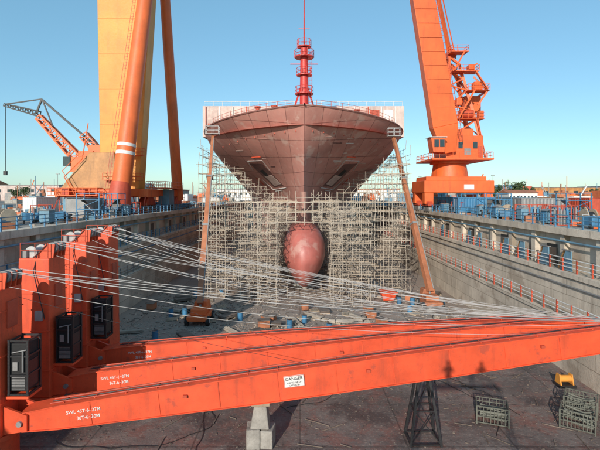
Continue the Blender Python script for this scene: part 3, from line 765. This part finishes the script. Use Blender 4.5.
# open irregular A-frame: raked rear legs, vertical front posts, machinery hung off one side
ap=Vector((29.4,87.5,40.5)); m=M()
F1=[Vector((28.2,85.2,25)),Vector((28.2,90.5,25))]; F2=[Vector((34.0,85.0,25)),Vector((34.0,90.6,25))]
T1=[ap+Vector((-.8,-1.2,0)),ap+Vector((-.8,1.2,0))]; T2=[ap+Vector((1.2,-1.2,-1.5)),ap+Vector((1.2,1.2,-1.5))]
for q in (0,1): m.bar(F1[q],T1[q],.6,.6,.45,.45); m.bar(F2[q],T2[q],.7,.7,.4,.4); m.bar(T1[q],T2[q],.4)
L1=lambda q,f:F1[q].lerp(T1[q],f); L2=lambda q,f:F2[q].lerp(T2[q],f)
for f,g2 in ((.0,.22),(.22,.38),(.38,.64),(.64,.8),(.8,1.0)):
    m.bar(L1(0,g2),L2(0,g2),.28); m.bar(L1(0,f),L2(0,g2),.24); m.bar(L2(0,g2),L2(1,g2),.24); m.bar(L1(0,g2),L1(1,g2),.24); m.bar(L2(0,f),L2(1,g2),.18); m.bar(L2(1,f),L1(1,g2),.2)
m.bar((33.6,84.9,31.0),(35.2,84.6,33.5),.35); m.bar((35.2,84.6,33.5),(33.0,85.6,36.5),.3); m.bar((35.2,84.6,33.5),(35.2,89.0,33.5),.3); m.bar((30.8,85,37),(33.4,84.8,38.8),.28)
part(t,'mast_frame',m,ORR)
for (x0_,x1_,z_) in ((29.4,34.6,28.3),(31.5,35.6,33.6),(28.6,33.6,37.2),(28.4,31.6,40.9)):
    m=M().bb(x0_,x1_,84.2,86.6,z_,z_+.12); rails(m,x0_,x1_,84.2,86.6,z_+.12,step=1.0); part(t,'mast_platform',m,ORR)
m=M()
for (xa,za,xb,zb) in ((34.6,20.7,33.0,28.4),(29.6,28.4,32.6,33.6),(35.0,33.7,32.6,37.3),(28.8,37.3,30.8,41.0)):
    for q in (-.25,.25): m.bar((xa,83.9+q,za),(xb,83.9+q,zb),.1,.2)
    for k in range(12): p=Vector((xa,83.9,za)).lerp(Vector((xb,83.9,zb)),k/12); m.bar(p+Vector((0,-.25,0)),p+Vector((0,.25,0)),.06)
part(t,'stair',m,ORR)
for q in (-.6,.6): part(t,'mast_sheave',M().tube((ap.x-.1,ap.y+q-.15,ap.z+.7),(ap.x-.1,ap.y+q+.15,ap.z+.7),.95,20),REDD,smooth=True)
part(t,'winch_drum',M().tube((30.2,85.4,29.4),(32.8,85.4,29.4),.75,18),REDD,smooth=True)
for x,z,w_,h_ in ((33.6,34.6,1.6,1.5),(30.0,31.6,1.0,1.3),(32.4,38.1,1.1,1.0),(34.2,29.2,.8,1.4)): part(t,'motor_housing',M().bb(x-w_/2,x+w_/2,84.6,86.2,z-h_/2,z+h_/2),ORR,bevel=.08)
part(t,'luffing_link',M().bar(ap,Vector((21.8,80.2,62)),.5,.8),ORR); part(t,'luffing_link',M().bar(ap+Vector((.9,0,0)),Vector((22.6,80.2,62)),.16,.16),ORR)
part(t,'counterweight',M().bb(32.2,35.4,88.0,90.6,30.4,33.4),ORR,bevel=.1); part(t,'counterweight_arm',M().bar((33.8,89.3,33),(29.4,88,39.5),.4,.4),ORR)
part(t,'lettering_plate',M().bb(29.5,31.3,80.9,80.98,15.0,15.9),WHT)

# far luffing crane
t=thing('luffing_crane','distant dark orange luffing crane with lattice jib','crane',(-72,150,QZ))
m=M()
for x in (-75,-68):
    for y in (147,153): m.bar((x,y,QZ),(-71.5+(x+71.5)*.5,150+(y-150)*.5,22),.9)
m.bb(-75,-68,147,153,21.5,22.5); part(t,'portal_base',m,ORG)
part(t,'machinery_house',M().bb(-75,-66,147,153,22.5,26.5).bb(-73,-68,148,152,26.5,28.5),ORG,bevel=.1)
part(t,'operator_cab',M().bb(-77.2,-75,146.5,149,23.5,26.5),GLS)
def lattice(m,a,b,w,h,n,th=.22,w2=None,h2=None):
    a=Vector(a);b=Vector(b);d=(b-a).normalized();r=d.cross(Vector((0,0,1))).normalized();u=r.cross(d);w2=w2 or w;h2=h2 or h
    C=[(-.5,-.5),(.5,-.5),(.5,.5),(-.5,.5)]
    P=[[a.lerp(b,i/n)+r*c[0]*(w+(w2-w)*i/n)+u*c[1]*(h+(h2-h)*i/n) for c in C] for i in range(n+1)]
    for i in range(n+1):
        for k in range(4):
            m.bar(P[i][k],P[i][(k+1)%4],th*.6)
            if i<n:
                m.bar(P[i][k],P[i+1][k],th); m.bar(P[i][k],P[i+1][(k+1)%4],th*.6)
m=M(); lattice(m,(-74,150,26),(-87,150,40),2.2,3.0,6,.5,1.6,1.8); part(t,'jib',m,ORG)
m=M(); lattice(m,(-87,150,41),(-98.5,150,44),1.6,1.8,7,.35,.8,.8); part(t,'fly_jib',m,BLK)
m=M(); m.bar((-66,150,28.5),(-86,150,45.8),.6); m.bar((-86,150,46),(-98,150,44.3),.35); m.bar((-88,150,41),(-86,150,46),.5); m.bar((-86,150,46),(-82,150,36),.35); part(t,'tie_bar',m,BLK)
m=M(); lattice(m,(-72,150,34),(-66,150,27),2.5,2.5,4,.35); m.bb(-70,-64.8,148.5,151.5,28.0,30.5); part(t,'counterweight',m,ORG)
m=M().tube((-98.2,150,44),(-98.2,150,22),.12,5); m.bb(-98.7,-97.7,149.6,150.4,20.6,22); part(t,'hoist_rope',m,BLK)

# ------------------------------------------------------------------ quay clutter
def container(loc,mat,lab,rz=math.pi/2,ln=6.1):
    x,y,z=loc; t=thing('shipping_container',lab,'container',loc,'containers along the quay')
    m=M(); w,h=2.44,2.6; n=26
    pts=[]
    for i in range(n*2+1):
        px=-ln/2+.1+(ln-.2)*i/(n*2); o_=.0 if i%4 in(0,1) else .06; pts.append((px,o_))
    for s in (-1,1):
        vs=[]
        for px,o_ in pts: vs+=[(x+px,y+s*(w/2-o_),z+.15),(x+px,y+s*(w/2-o_),z+h-.12)]
        m.add(vs,[(2*i,2*i+2,2*i+3,2*i+1) for i in range(n*2)])
    m.bb(x-ln/2,x+ln/2,y-w/2+.07,y+w/2-.07,z+h-.1,z+h-.02); m.bb(x-ln/2,x-ln/2+.08,y-w/2,y+w/2,z+.1,z+h)
    for sx in (-1,1):
        for sy in (-1,1): m.bar((x+sx*(ln/2-.07),y+sy*(w/2-.07),z),(x+sx*(ln/2-.07),y+sy*(w/2-.07),z+h),.16)
    for s in (-1,1): m.bar((x-ln/2,y+s*(w/2-.05),z+h-.07),(x+ln/2,y+s*(w/2-.05),z+h-.07),.13); m.bar((x-ln/2,y+s*(w/2-.05),z+.08),(x+ln/2,y+s*(w/2-.05),z+.08),.15)
    part(t,'body',m,mat)
    for s in (-1,1):
        d=part(t,'door',M().bb(x+ln/2-.08,x+ln/2,y+min(0,s*1.1)+.02,y+max(0,s*1.1)-.02,z+.16,z+h-.15),mat)
        part(d,'lock_rod',M().tube((x+ln/2+.03,y+s*.5,z+.2),(x+ln/2+.03,y+s*.5,z+h-.2),.03,6),LGT)
    t.rotation_euler=(0,0,rz); return t
mats=[(BLU,'blue'),(LBL,'faded blue'),(WHT,'white'),(REDD,'red'),(GRY,'grey'),(TAN,'tan')]
for i,(x,y,mi) in enumerate([(32,60,4),(28.6,74,0),(34,70,1),(42,66,3),(30,98,1),(33,107,2),(36,100,4),(44,80,5),(39,84,4),
                             (-29.5,62,4),(-33,68,1),(-46,80,2),(-29,100,0),(-31,110,3)]):
    container((x,y,QZ),mats[mi][0],mats[mi][1]+' corrugated steel container on the quay',math.pi/2+R.choice([0,0,.05,-.08,math.pi/2]))
lp=thing('lamp_post','slim grey steel lamp post on the quay','lamp post',(36,110,QZ),'lamp posts on the quay')
part(lp,'pole',M().tube((36,110,QZ),(36,110,QZ+9),.08,8,.05),GRY,smooth=True); part(lp,'lamp_head',M().bb(35.5,36.5,109.8,110.2,QZ+9,QZ+9.15),GRY)
for x,y in ((40,150),(-34,125),(-50,115),(60,140),(-70,130)): clone(lp,(x,y,QZ))
bo=thing('bollard','cast iron mooring bollard on the quay edge','bollard',(25.2,36,QZ),'bollards on the quay')
part(bo,'post',M().tube((25.2,36,QZ),(25.2,36,QZ+.7),.25,14,.2).tube((25.2,36,QZ+.7),(25.2,36,QZ+.95),.4,14,.34),BLK,smooth=True); part(bo,'base_plate',M().tube((25.2,36,QZ),(25.2,36,QZ+.1),.45,14),RUST)
for i in range(1,9):
    clone(bo,(25.2,36+i*13,QZ)); clone(bo,(-25.2,36+i*13,QZ))
cr=thing('equipment_cabinet','pale blue steel equipment cabinet with pitched lid on quay','cabinet',(25.4,46,QZ),'equipment cabinets on the quay')
part(cr,'cabinet_body',M().bb(24.9,25.9,45.4,46.6,QZ+.15,QZ+1.4),LBL,bevel=.04); part(cr,'lid',M().extr([(24.8,QZ+1.4),(26.0,QZ+1.4),(25.4,QZ+1.6)],'y',45.3,46.7),GRY)
part(cr,'foot',M().bb(25.0,25.8,45.45,45.6,QZ,QZ+.15),BLK); part(cr,'foot',M().bb(25.0,25.8,46.4,46.55,QZ,QZ+.15),BLK); part(cr,'door',M().bb(24.84,24.9,45.5,45.97,QZ+.3,QZ+1.3),BLU); part(cr,'door',M().bb(24.84,24.9,46.03,46.5,QZ+.3,QZ+1.3),BLU)
for x,y in ((26.3,53),(25.5,58),(26.6,66),(25.6,79.5),(-26.4,47),(-25.5,66),(-26,96),(26.4,95),(-34,45),(-40,48)): clone(cr,(x,y,QZ),R.choice([0,.3,math.pi]))
rl=thing('cable_reel','wooden cable reel standing on its rim','cable reel',(29.5,46,QZ),'cable reels on the quay')
part(rl,'flange',M().tube((29.0,46,QZ+.8),(29.1,46,QZ+.8),.8,20),PLNK); part(rl,'flange',M().tube((29.9,46,QZ+.8),(30.0,46,QZ+.8),.8,20),PLNK); part(rl,'cable_drum',M().tube((29.1,46,QZ+.8),(29.9,46,QZ+.8),.5,20),BLK,smooth=True)
for x,y in ((33,53),(30,65),(-30,46),(-36,50),(-31,53),(38,50)): clone(rl,(x,y,QZ),R.uniform(0,3))
ws=thing('welding_set','small blue wheeled welding set on the quay','welding machine',(26,40,QZ),'welding sets on the quay')
part(ws,'casing',M().bb(25.6,26.4,39.4,40.6,QZ+.3,QZ+1.1),BLU,bevel=.05)
for sx in (-.45,.45): part(ws,'wheel',M().tube((26+sx-.05,39.6,QZ+.2),(26+sx+.05,39.6,QZ+.2),.2,12),RUB)
part(ws,'handle',M().poly([(25.7,40.6,QZ+.9),(25.7,41,QZ+1.2),(26.3,41,QZ+1.2),(26.3,40.6,QZ+.9)],.03,5),LGT)
gc=thing('gas_cylinder_cage','red steel cage holding upright gas cylinders','gas cage',(27,48,QZ),'gas cages on the quay')
m=M()
for sx in (-.7,.7):
    for sy in (-.5,.5): m.bar((27+sx,48+sy,QZ),(27+sx,48+sy,QZ+1.9),.08)
for z in (.1,.9,1.85):
    for s in (-1,1): m.bar((26.3,48+s*.5,QZ+z),(27.7,48+s*.5,QZ+z),.06); m.bar((27+s*.7,47.5,QZ+z),(27+s*.7,48.5,QZ+z),.06)
part(gc,'cage_frame',m,REDD)
for a_ in range(4):
    for b_ in range(2): part(gc,'gas_cylinder',M().tube((26.5+a_*.33,47.75+b_*.45,QZ+.1),(26.5+a_*.33,47.75+b_*.45,QZ+1.45),.13,10).tube((26.5+a_*.33,47.75+b_*.45,QZ+1.45),(26.5+a_*.33,47.75+b_*.45,QZ+1.62),.13,10,.04),R.choice([GRY,BLU,GRY]))
sh=thing('staging_tower','blue steel stair tower standing on the quay','stair tower',(26.5,60,QZ),'stair towers on the quay')
m=M()
for sx in (-1,1):
    for sy in (-1.4,1.4): m.bar((26.5+sx,60+sy,QZ),(26.5+sx,60+sy,QZ+3.2),.09)
for z in (1.2,2.4,3.2):
    for s in (-1,1): m.bar((25.5,60+s*1.4,QZ+z),(27.5,60+s*1.4,QZ+z),.07); m.bar((26.5+s,58.6,QZ+z),(26.5+s,61.4,QZ+z),.07)
for z in (0,1.2): m.bar((25.5,58.6,QZ+z),(27.5,58.6,QZ+z+1.2),.05); m.bar((25.5,61.4,QZ+z),(25.5,58.6,QZ+z+1.2),.05)
part(sh,'frame',m,BLU); part(sh,'stair_flight',M().bar((26.5,58.8,QZ+.1),(26.5,61.2,QZ+2.4),.8,.1),GRY); part(sh,'deck_plate',M().bb(25.5,27.5,58.6,61.4,QZ+2.35,QZ+2.42),GRY)
for x,y in ((26.2,88),(27.5,66),(26.4,104),(-26.4,64),(-27,100),(-26.4,57),(-26.6,96),(29,78),(31,51)): clone(sh,(x,y,QZ),R.choice([0,1.57,3.14]))
for p,n in ((ws,34),(gc,22)):
    for _ in range(n):
        s=R.choice([-1,1]); clone(p,(s*R.uniform(25.2,31),R.uniform(40,105),QZ),R.uniform(0,3))
for mat_,cnt,hi_,lab in ((LBL,500,.9,'jumbled blue parts and crates on the quay'),(RUST,450,.9,'jumbled rusty scrap and plates on the quay'),(PALE,350,.8,'jumbled pale boxes and sheets on the quay'),(ORG,90,.7,'small orange parts scattered on the quay')):
    m=M()
    for _ in range(cnt):
        s_=R.choice([-1,1]); x=s_*R.uniform(24.8,70); y=R.uniform(38,170); q=R.uniform(.15,hi_)*(1.5 if y>100 else 1); m.box((x,y,QZ+q*.35),(q*R.uniform(.6,2.5),q,q*R.uniform(.4,1.1)),R.uniform(0,3))
        if R.random()<.12: m.tube((x,y,QZ),(x+R.uniform(-.3,.3),y,QZ+R.uniform(1.2,3.2)),.05,5)
    solo('scrap_and_parts',lab,'scrap',m,mat_,kind='stuff')
for mat_,cnt,lab in ((ORG,45,'far orange steel sections across the yard'),(RUST,90,'far rusty stacks across the yard'),(WHT,45,'far white cabins and tanks across the yard'),(LBL,80,'far blue stacks across the yard'),(CONL,90,'far grey stores across the yard')):
    m=M()
    for _ in range(cnt):
        y=R.uniform(150,260); x=R.choice([-1,1])*R.uniform(28,1.0*y); w=R.uniform(1.5,6); h=R.uniform(1.2,4.5)
        m.box((x,y,QZ+h/2),(w,R.uniform(2,6),h),R.uniform(-.4,.4))
        if R.random()<.4: m.box((x+w*.2,y,QZ+h+.5),(w*.3,2,1.0))
        if R.random()<.35: m.tube((x,y,QZ+h),(x,y,QZ+h+R.uniform(3,8)),.12,5)
        if R.random()<.3: m.tube((x-w,y,QZ+1.2),(x-w*.2,y,QZ+1.2),1.2,12)
        if R.random()<.2: m.bar((x,y,QZ+h),(x+R.uniform(-5,5),y,QZ+h+R.uniform(3,7)),.3)
    solo('yard_clutter',lab,'yard clutter',m,mat_,kind='stuff')

# buildings --------------------------------------------------------------------
def shed(x,y,w,d,h,mat,roofmat,lab,nwin=8,gable=True):
    t=thing('industrial_shed',lab,'building',(x,y,QZ)); z=QZ
    part(t,'wall',M().bb(x-w/2,x+w/2,y-d/2,y+d/2,z,z+h),mat)
    if gable: m=M().extr([(y-d/2-.4,z+h+.003),(y+d/2+.4,z+h+.003),(y,z+h+d*.14)],'x',x-w/2-.4,x+w/2+.4)
    else: m=M().bb(x-w/2-.3,x+w/2+.3,y-d/2-.3,y+d/2+.3,z+h+.003,z+h+.4)
    part(t,'roof',m,roofmat)
    for i in range(nwin):
        wx=x-w/2+(i+.5)*w/nwin; part(t,'window',M().bb(wx-w/nwin*.22,wx+w/nwin*.22,y-d/2-.06,y-d/2-.01,z+h*.55,z+h*.75),GLS)
    part(t,'door',M().bb(x-w*.12,x+w*.05,y-d/2-.08,y-d/2-.02,z,z+min(4,h*.5)),GRY)
for a in [(-95,225,40,22,6,LBL,GRY,'long pale blue shed with grey roof'),(-150,250,46,26,8,PINK,GRY,'pinkish industrial hall with grey roof'),(-62,200,22,14,5,CONL,RUST,'low concrete workshop with rusty roof'),
          (-210,270,60,25,8,WHT,RUST,'white warehouse with rusty roof'),(-36,270,24,16,6,WHT,GRY,'small white workshop with grey roof'),(-4,275,44,16,7,CONL,GRY,'grey office block beyond the dock'),
          (66,215,20,12,5,CONL,RUST,'grey quay workshop with rusty roof'),(105,250,34,18,6,CONL,LBL,'grey shed with blue roof'),(150,260,44,22,7,TAN,GRY,'tan warehouse with grey roof'),(44,275,30,18,6,WHT,RUST,'white hall with rusty roof'),
          (210,280,60,24,8,LBL,GRY,'blue warehouse with grey roof'),(-125,160,18,12,4.5,WHT,RUST,'small white shed with rusty roof'),(-48,118,8,6,3.6,WHT,GRY,'white site office with grey roof'),(62,128,8,6,3.6,WHT,RUST,'white site office with rusty roof'),(-300,330,80,30,10,CONL,GRY,'large concrete hall with grey roof'),
          (47,122,7,6,5.5,GRY,GRY,'grey boxy control building by the crane')]:
    shed(*a,gable=R.random()<.5)
hb=thing('hull_block','orange primed ship hull section standing on quay','hull section',(110,160,QZ),'orange hull sections on the quay')
part(hb,'shell',M().extr([(107,QZ+.8),(113,QZ+.8),(114.5,QZ+2),(114.5,QZ+4.5),(105.5,QZ+4.5),(105.5,QZ+2)],'y',157,163),ORG,bevel=.1)
part(hb,'frame',M().bb(107.5,108.2,157.5,162.5,QZ,QZ+.8),REDD); part(hb,'frame',M().bb(111.8,112.5,157.5,162.5,QZ,QZ+.8),REDD); part(hb,'upper_block',M().bb(108,111,158,162,QZ+4.5,QZ+6.2),REDD)
for x,y in ((84,166),(138,195),(-100,205)): clone(hb,(x,y,QZ),R.uniform(-.3,.3))
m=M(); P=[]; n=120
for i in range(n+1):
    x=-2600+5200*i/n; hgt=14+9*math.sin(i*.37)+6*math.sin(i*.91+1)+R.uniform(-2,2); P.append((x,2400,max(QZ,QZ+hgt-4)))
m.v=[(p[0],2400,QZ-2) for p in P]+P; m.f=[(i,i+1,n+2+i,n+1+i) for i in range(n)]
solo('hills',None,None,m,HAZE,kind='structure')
def tree():
    t=thing('tree','leafy green tree behind the quay buildings','tree',(74,154,QZ),'trees behind the quay')
    m=M().tube((74,154,QZ),(74.1,154,QZ+2.5),.28,8,.2)
    for k in range(6):
        a=k*1.05; m.tube((74.1,154,QZ+2+.2*k),(74.1+2*math.cos(a),154+2*math.sin(a),QZ+4.6+R.random()),.12,5,.04)
    part(t,'trunk',m,BARK)
    m=M(); cl=[(R.uniform(-2.4,2.4),R.uniform(-2.4,2.4),R.uniform(3.2,7.2),R.uniform(.8,1.5)) for _ in range(16)]
    for cx,cy,cz,r in cl:
        for _ in range(70):
            v=Vector((R.gauss(0,1),R.gauss(0,1),R.gauss(0,1))).normalized()*r*R.uniform(.6,1.05); c=Vector((74+cx,154+cy,QZ+cz))+v
            a=Vector((R.gauss(0,1),R.gauss(0,1),R.gauss(0,1))).normalized()*.24; b=a.cross(v).normalized()*.2
            m.add([c-a,c+b,c+a,c-b],[(0,1,2,3)])
    part(t,'crown',m,LEAF); return t
tr=tree()
for x,y in ((80,158),(70,162),(140,215),(-132,215),(-80,190),(-125,198),(170,225),(-52,175)):
    c=clone(tr,(x,y,QZ),R.uniform(0,6)); s=R.uniform(.7,1.0); c.scale=(s,s,s)

# ------------------------------------------------------------------ dock floor clutter
pa=thing('pallet','wooden pallet lying on dock floor','pallet',(0,44,0),'pallets on the dock floor')
m=M()
for i in range(7): m.bb(-.6,.6,43.42+i*.17,43.54+i*.17,.11,.14)
for x in (-.55,0,.55): m.bb(x-.05,x+.05,43.4,44.6,0,.11)
part(pa,'slat_deck',m,PLNK)
dr=thing('oil_drum','blue steel drum standing on dock floor','drum',(3,46,0),'drums on the dock floor')
part(dr,'drum_body',M().tube((3,46,0),(3,46,.88),.29,16).tube((3,46,.28),(3,46,.32),.305,16).tube((3,46,.58),(3,46,.62),.305,16),BLU,smooth=True); part(dr,'lid',M().tube((3,46,.88),(3,46,.9),.27,16),BLK)
ps=thing('plate_stack','stack of rusty steel plates on timber bearers','steel plates',(-3,48,0),'steel plate stacks on the dock floor')
m=M()
for i in range(6): m.box((-3+R.uniform(-.1,.1),48+R.uniform(-.1,.1),.22+i*.05),(2.0,1.1,.035),R.uniform(-.06,.06))
part(ps,'plates',m,DEBR); part(ps,'bearer',M().bb(-3.7,-3.5,47.4,48.6,0,.19),PLNK); part(ps,'bearer',M().bb(-2.5,-2.3,47.4,48.6,0,.19),PLNK)
pb=thing('pipe_bundle','bundle of scaffold pipes on the dock floor','pipes',(5,49,0),'pipe bundles on the dock floor')
m=M()
for i in range(14): m.tube((3.2+R.uniform(-.2,.2),49+(i%5)*.12,.12+(i//5)*.1),(6.6+R.uniform(-.2,.2),49+(i%5)*.12,.12+(i//5)*.1),.045,6)
part(pb,'pipes',m,SCAF,stuff=True); part(pb,'strap',M().bb(3.8,3.86,48.9,49.6,0,.4),BLK)
bx=thing('tool_box','rusty steel job box with lid on dock floor','tool box',(8,51,0),'job boxes on the dock floor')
part(bx,'box_body',M().bb(7.4,8.6,50.6,51.4,.1,.8),RUST,bevel=.03); part(bx,'lid',M().bb(7.35,8.65,50.55,51.45,.8,.9),DEBR,bevel=.03); part(bx,'foot',M().bb(7.5,7.6,50.7,51.3,0,.1),BLK); part(bx,'foot',M().bb(8.4,8.5,50.7,51.3,0,.1),BLK)
for p,n in ((pa,22),(dr,14),(ps,10),(pb,18),(bx,10)):
    for _ in range(n):
        while True:
            x,y=R.uniform(-19,19),R.uniform(43,64)
            if not(abs(x-SX)<10 and y>55): break
        clone(p,(x,y,0),R.uniform(0,3.1))
t=thing('skip_bin','small red steel skip by the scaffolding','skip',(11.6,59.5,0))
part(t,'bin_body',M().hexa([(10.9,58.8,.2),(12.3,58.8,.2),(12.3,60.2,.2),(10.9,60.2,.2),(10.6,58.5,1.3),(12.6,58.5,1.3),(12.6,60.5,1.3),(10.6,60.5,1.3)]),RED,bevel=.05); part(t,'rim',M().bb(10.5,12.7,58.4,58.5,1.25,1.38),REDD)
for mat_,cnt,ym,k_,lab in ((DEBR,2600,24,2.0,'scattered rubble and scrap on the dock floor'),(PALE,3200,41,1.6,'pale rubble and offcuts around the scaffolding')):
    m=M()
    for _ in range(cnt):
        x=R.uniform(-20,20); y=R.choice([R.uniform(ym,max(42,ym+8)),R.uniform(42,66),R.uniform(46,66)]); s=R.uniform(.02,.08)*(1 if y<40 else k_); a=R.uniform(0,3)
        m.box((x,y,s*.3),(s*R.uniform(.6,3),s,s*R.uniform(.3,.8)),a)
    solo('debris',lab,'debris',m,mat_,kind='stuff')
m=M()
for _ in range(160):
    x=R.uniform(-19,19); y=R.uniform(24,62); a=R.uniform(0,3.1); l=R.uniform(.3,1.8); m.bar((x,y,.04),(x+l*math.cos(a),y+l*math.sin(a),.04),.05,.04)
solo('timber_offcuts','scattered timber offcuts on the dock floor','timber',m,DEBR,kind='stuff')
for k in range(6):
    x,y=R.uniform(-10,14),R.uniform(25,32); a=R.uniform(0,6); pts=[]
    for _ in range(40): pts.append((x,y,.04)); a+=R.uniform(-.35,.35); x+=.35*math.cos(a); y+=.35*math.sin(a)
    solo('hose','thin dark hose snaking over the dock floor','hose',M().poly(pts,.02,5),BLK,pts[0],group='hoses on the dock floor')

# ------------------------------------------------------------------ unseen platform added to raise two people so their shadows reach the jib
t=thing('added_platform','added unseen narrow steel platform on tall legs raising two shadow-casting people','platform',(.6,-1.3,0))
part(t,'deck_plate',M().bb(-2.2,3.4,-1.8,-.9,12.7,12.76),GRY)
for x in (-2.15,3.35):
    for y in (-1.75,-.95): part(t,'leg',M().bar((x,y,0),(x,y,12.7),.1),GRY)
def person(x,y,z,label,pose):
    t=thing('person',label,'person',(x,y,z),'people watching from the platform')
    V=[(0,0,.95),(0,0,1.15),(0,0,1.38),(0,0,1.52),(0,.02,1.66),(.10,0,.9),(.11,.03,.5),(.12,0,.08),(.13,.14,.04),(-.10,0,.9),(-.11,.03,.5),(-.12,0,.08),(-.13,.14,.04),
       (.19,0,1.42),(.30,.02,1.18),(.22,.22,1.32) if pose else (.32,.08,.93),(-.19,0,1.42),(-.30,.02,1.18),(-.20,.22,1.34) if pose else (-.32,.08,.93)]
    Rr=[.15,.13,.16,.06,.11,.10,.07,.05,.05,.10,.07,.05,.05,.07,.05,.035,.07,.05,.035]
    E_=[(0,1),(1,2),(2,3),(3,4),(0,5),(5,6),(6,7),(7,8),(0,9),(9,10),(10,11),(11,12),(2,13),(13,14),(14,15),(2,16),(16,17),(17,18)]
    me=bpy.data.meshes.new('body'); me.from_pydata(V,E_,[]); me.materials.append(CLTH)
    o=bpy.data.objects.new('body',me); COL.objects.link(o); o.parent=t
    o.modifiers.new('skin','SKIN')
    if me.skin_vertices:
        for i,r in enumerate(Rr): me.skin_vertices[0].data[i].radius=(r,r)
        me.skin_vertices[0].data[0].use_root=True
    ss=o.modifiers.new('ss','SUBSURF'); ss.levels=1; ss.render_levels=1
    part(t,'hard_hat',M().tube((x,y+.02,z+1.68),(x,y+.02,z+1.80),.135,14,.07),WHT,smooth=True)
person(-.3,-1.3,12.76,'person in dark work clothes and white hard hat',True)
person(1.5,-1.4,12.76,'person in dark work clothes standing on platform',False)

# ------------------------------------------------------------------ camera, light, sky
cam=bpy.data.cameras.new('camera'); co=bpy.data.objects.new('camera',cam); COL.objects.link(co)
co.location=(0,0,14); co.rotation_euler=(math.radians(90),0,0); cam.sensor_width=36; cam.lens=27; cam.shift_y=-.05; cam.clip_end=8000; cam.clip_start=.1
S.camera=co
EL,AZ=math.radians(19.5),math.radians(18)
sun=bpy.data.lights.new('sun','SUN'); sun.energy=4.4; sun.angle=math.radians(.5); sun.color=(1,.92,.81)
so=bpy.data.objects.new('sun',sun); COL.objects.link(so)
d=Vector((math.sin(AZ)*math.cos(EL),math.cos(AZ)*math.cos(EL),-math.sin(EL)))
so.rotation_euler=d.to_track_quat('-Z','Y').to_euler(); so.location=(-20,-20,40)
w=bpy.data.worlds.new('World'); S.world=w; w.use_nodes=True; N=w.node_tree.nodes; L=w.node_tree.links
sk=N.new('ShaderNodeTexSky'); sk.sky_type='NISHITA'; sk.sun_disc=False; sk.sun_elevation=EL; sk.sun_rotation=math.pi+AZ; sk.air_density=1.0; sk.dust_density=.4; sk.ozone_density=1.3
mx=N.new('ShaderNodeMix'); mx.data_type='RGBA'; mx.blend_type='MULTIPLY'; mx.inputs[0].default_value=1; mx.inputs[7].default_value=(.93,1.14,1.24,1)
m2=N.new('ShaderNodeMix'); m2.data_type='RGBA'; m2.inputs[0].default_value=.42; m2.inputs[7].default_value=(1.3,3.3,4.3,1)
L.new(sk.outputs[0],mx.inputs[6]); L.new(mx.outputs[2],m2.inputs[6]); L.new(m2.outputs[2],N['Background'].inputs[0]); N['Background'].inputs[1].default_value=.15
S.view_settings.view_transform='Standard'; S.view_settings.look='None'; S.view_settings.exposure=0
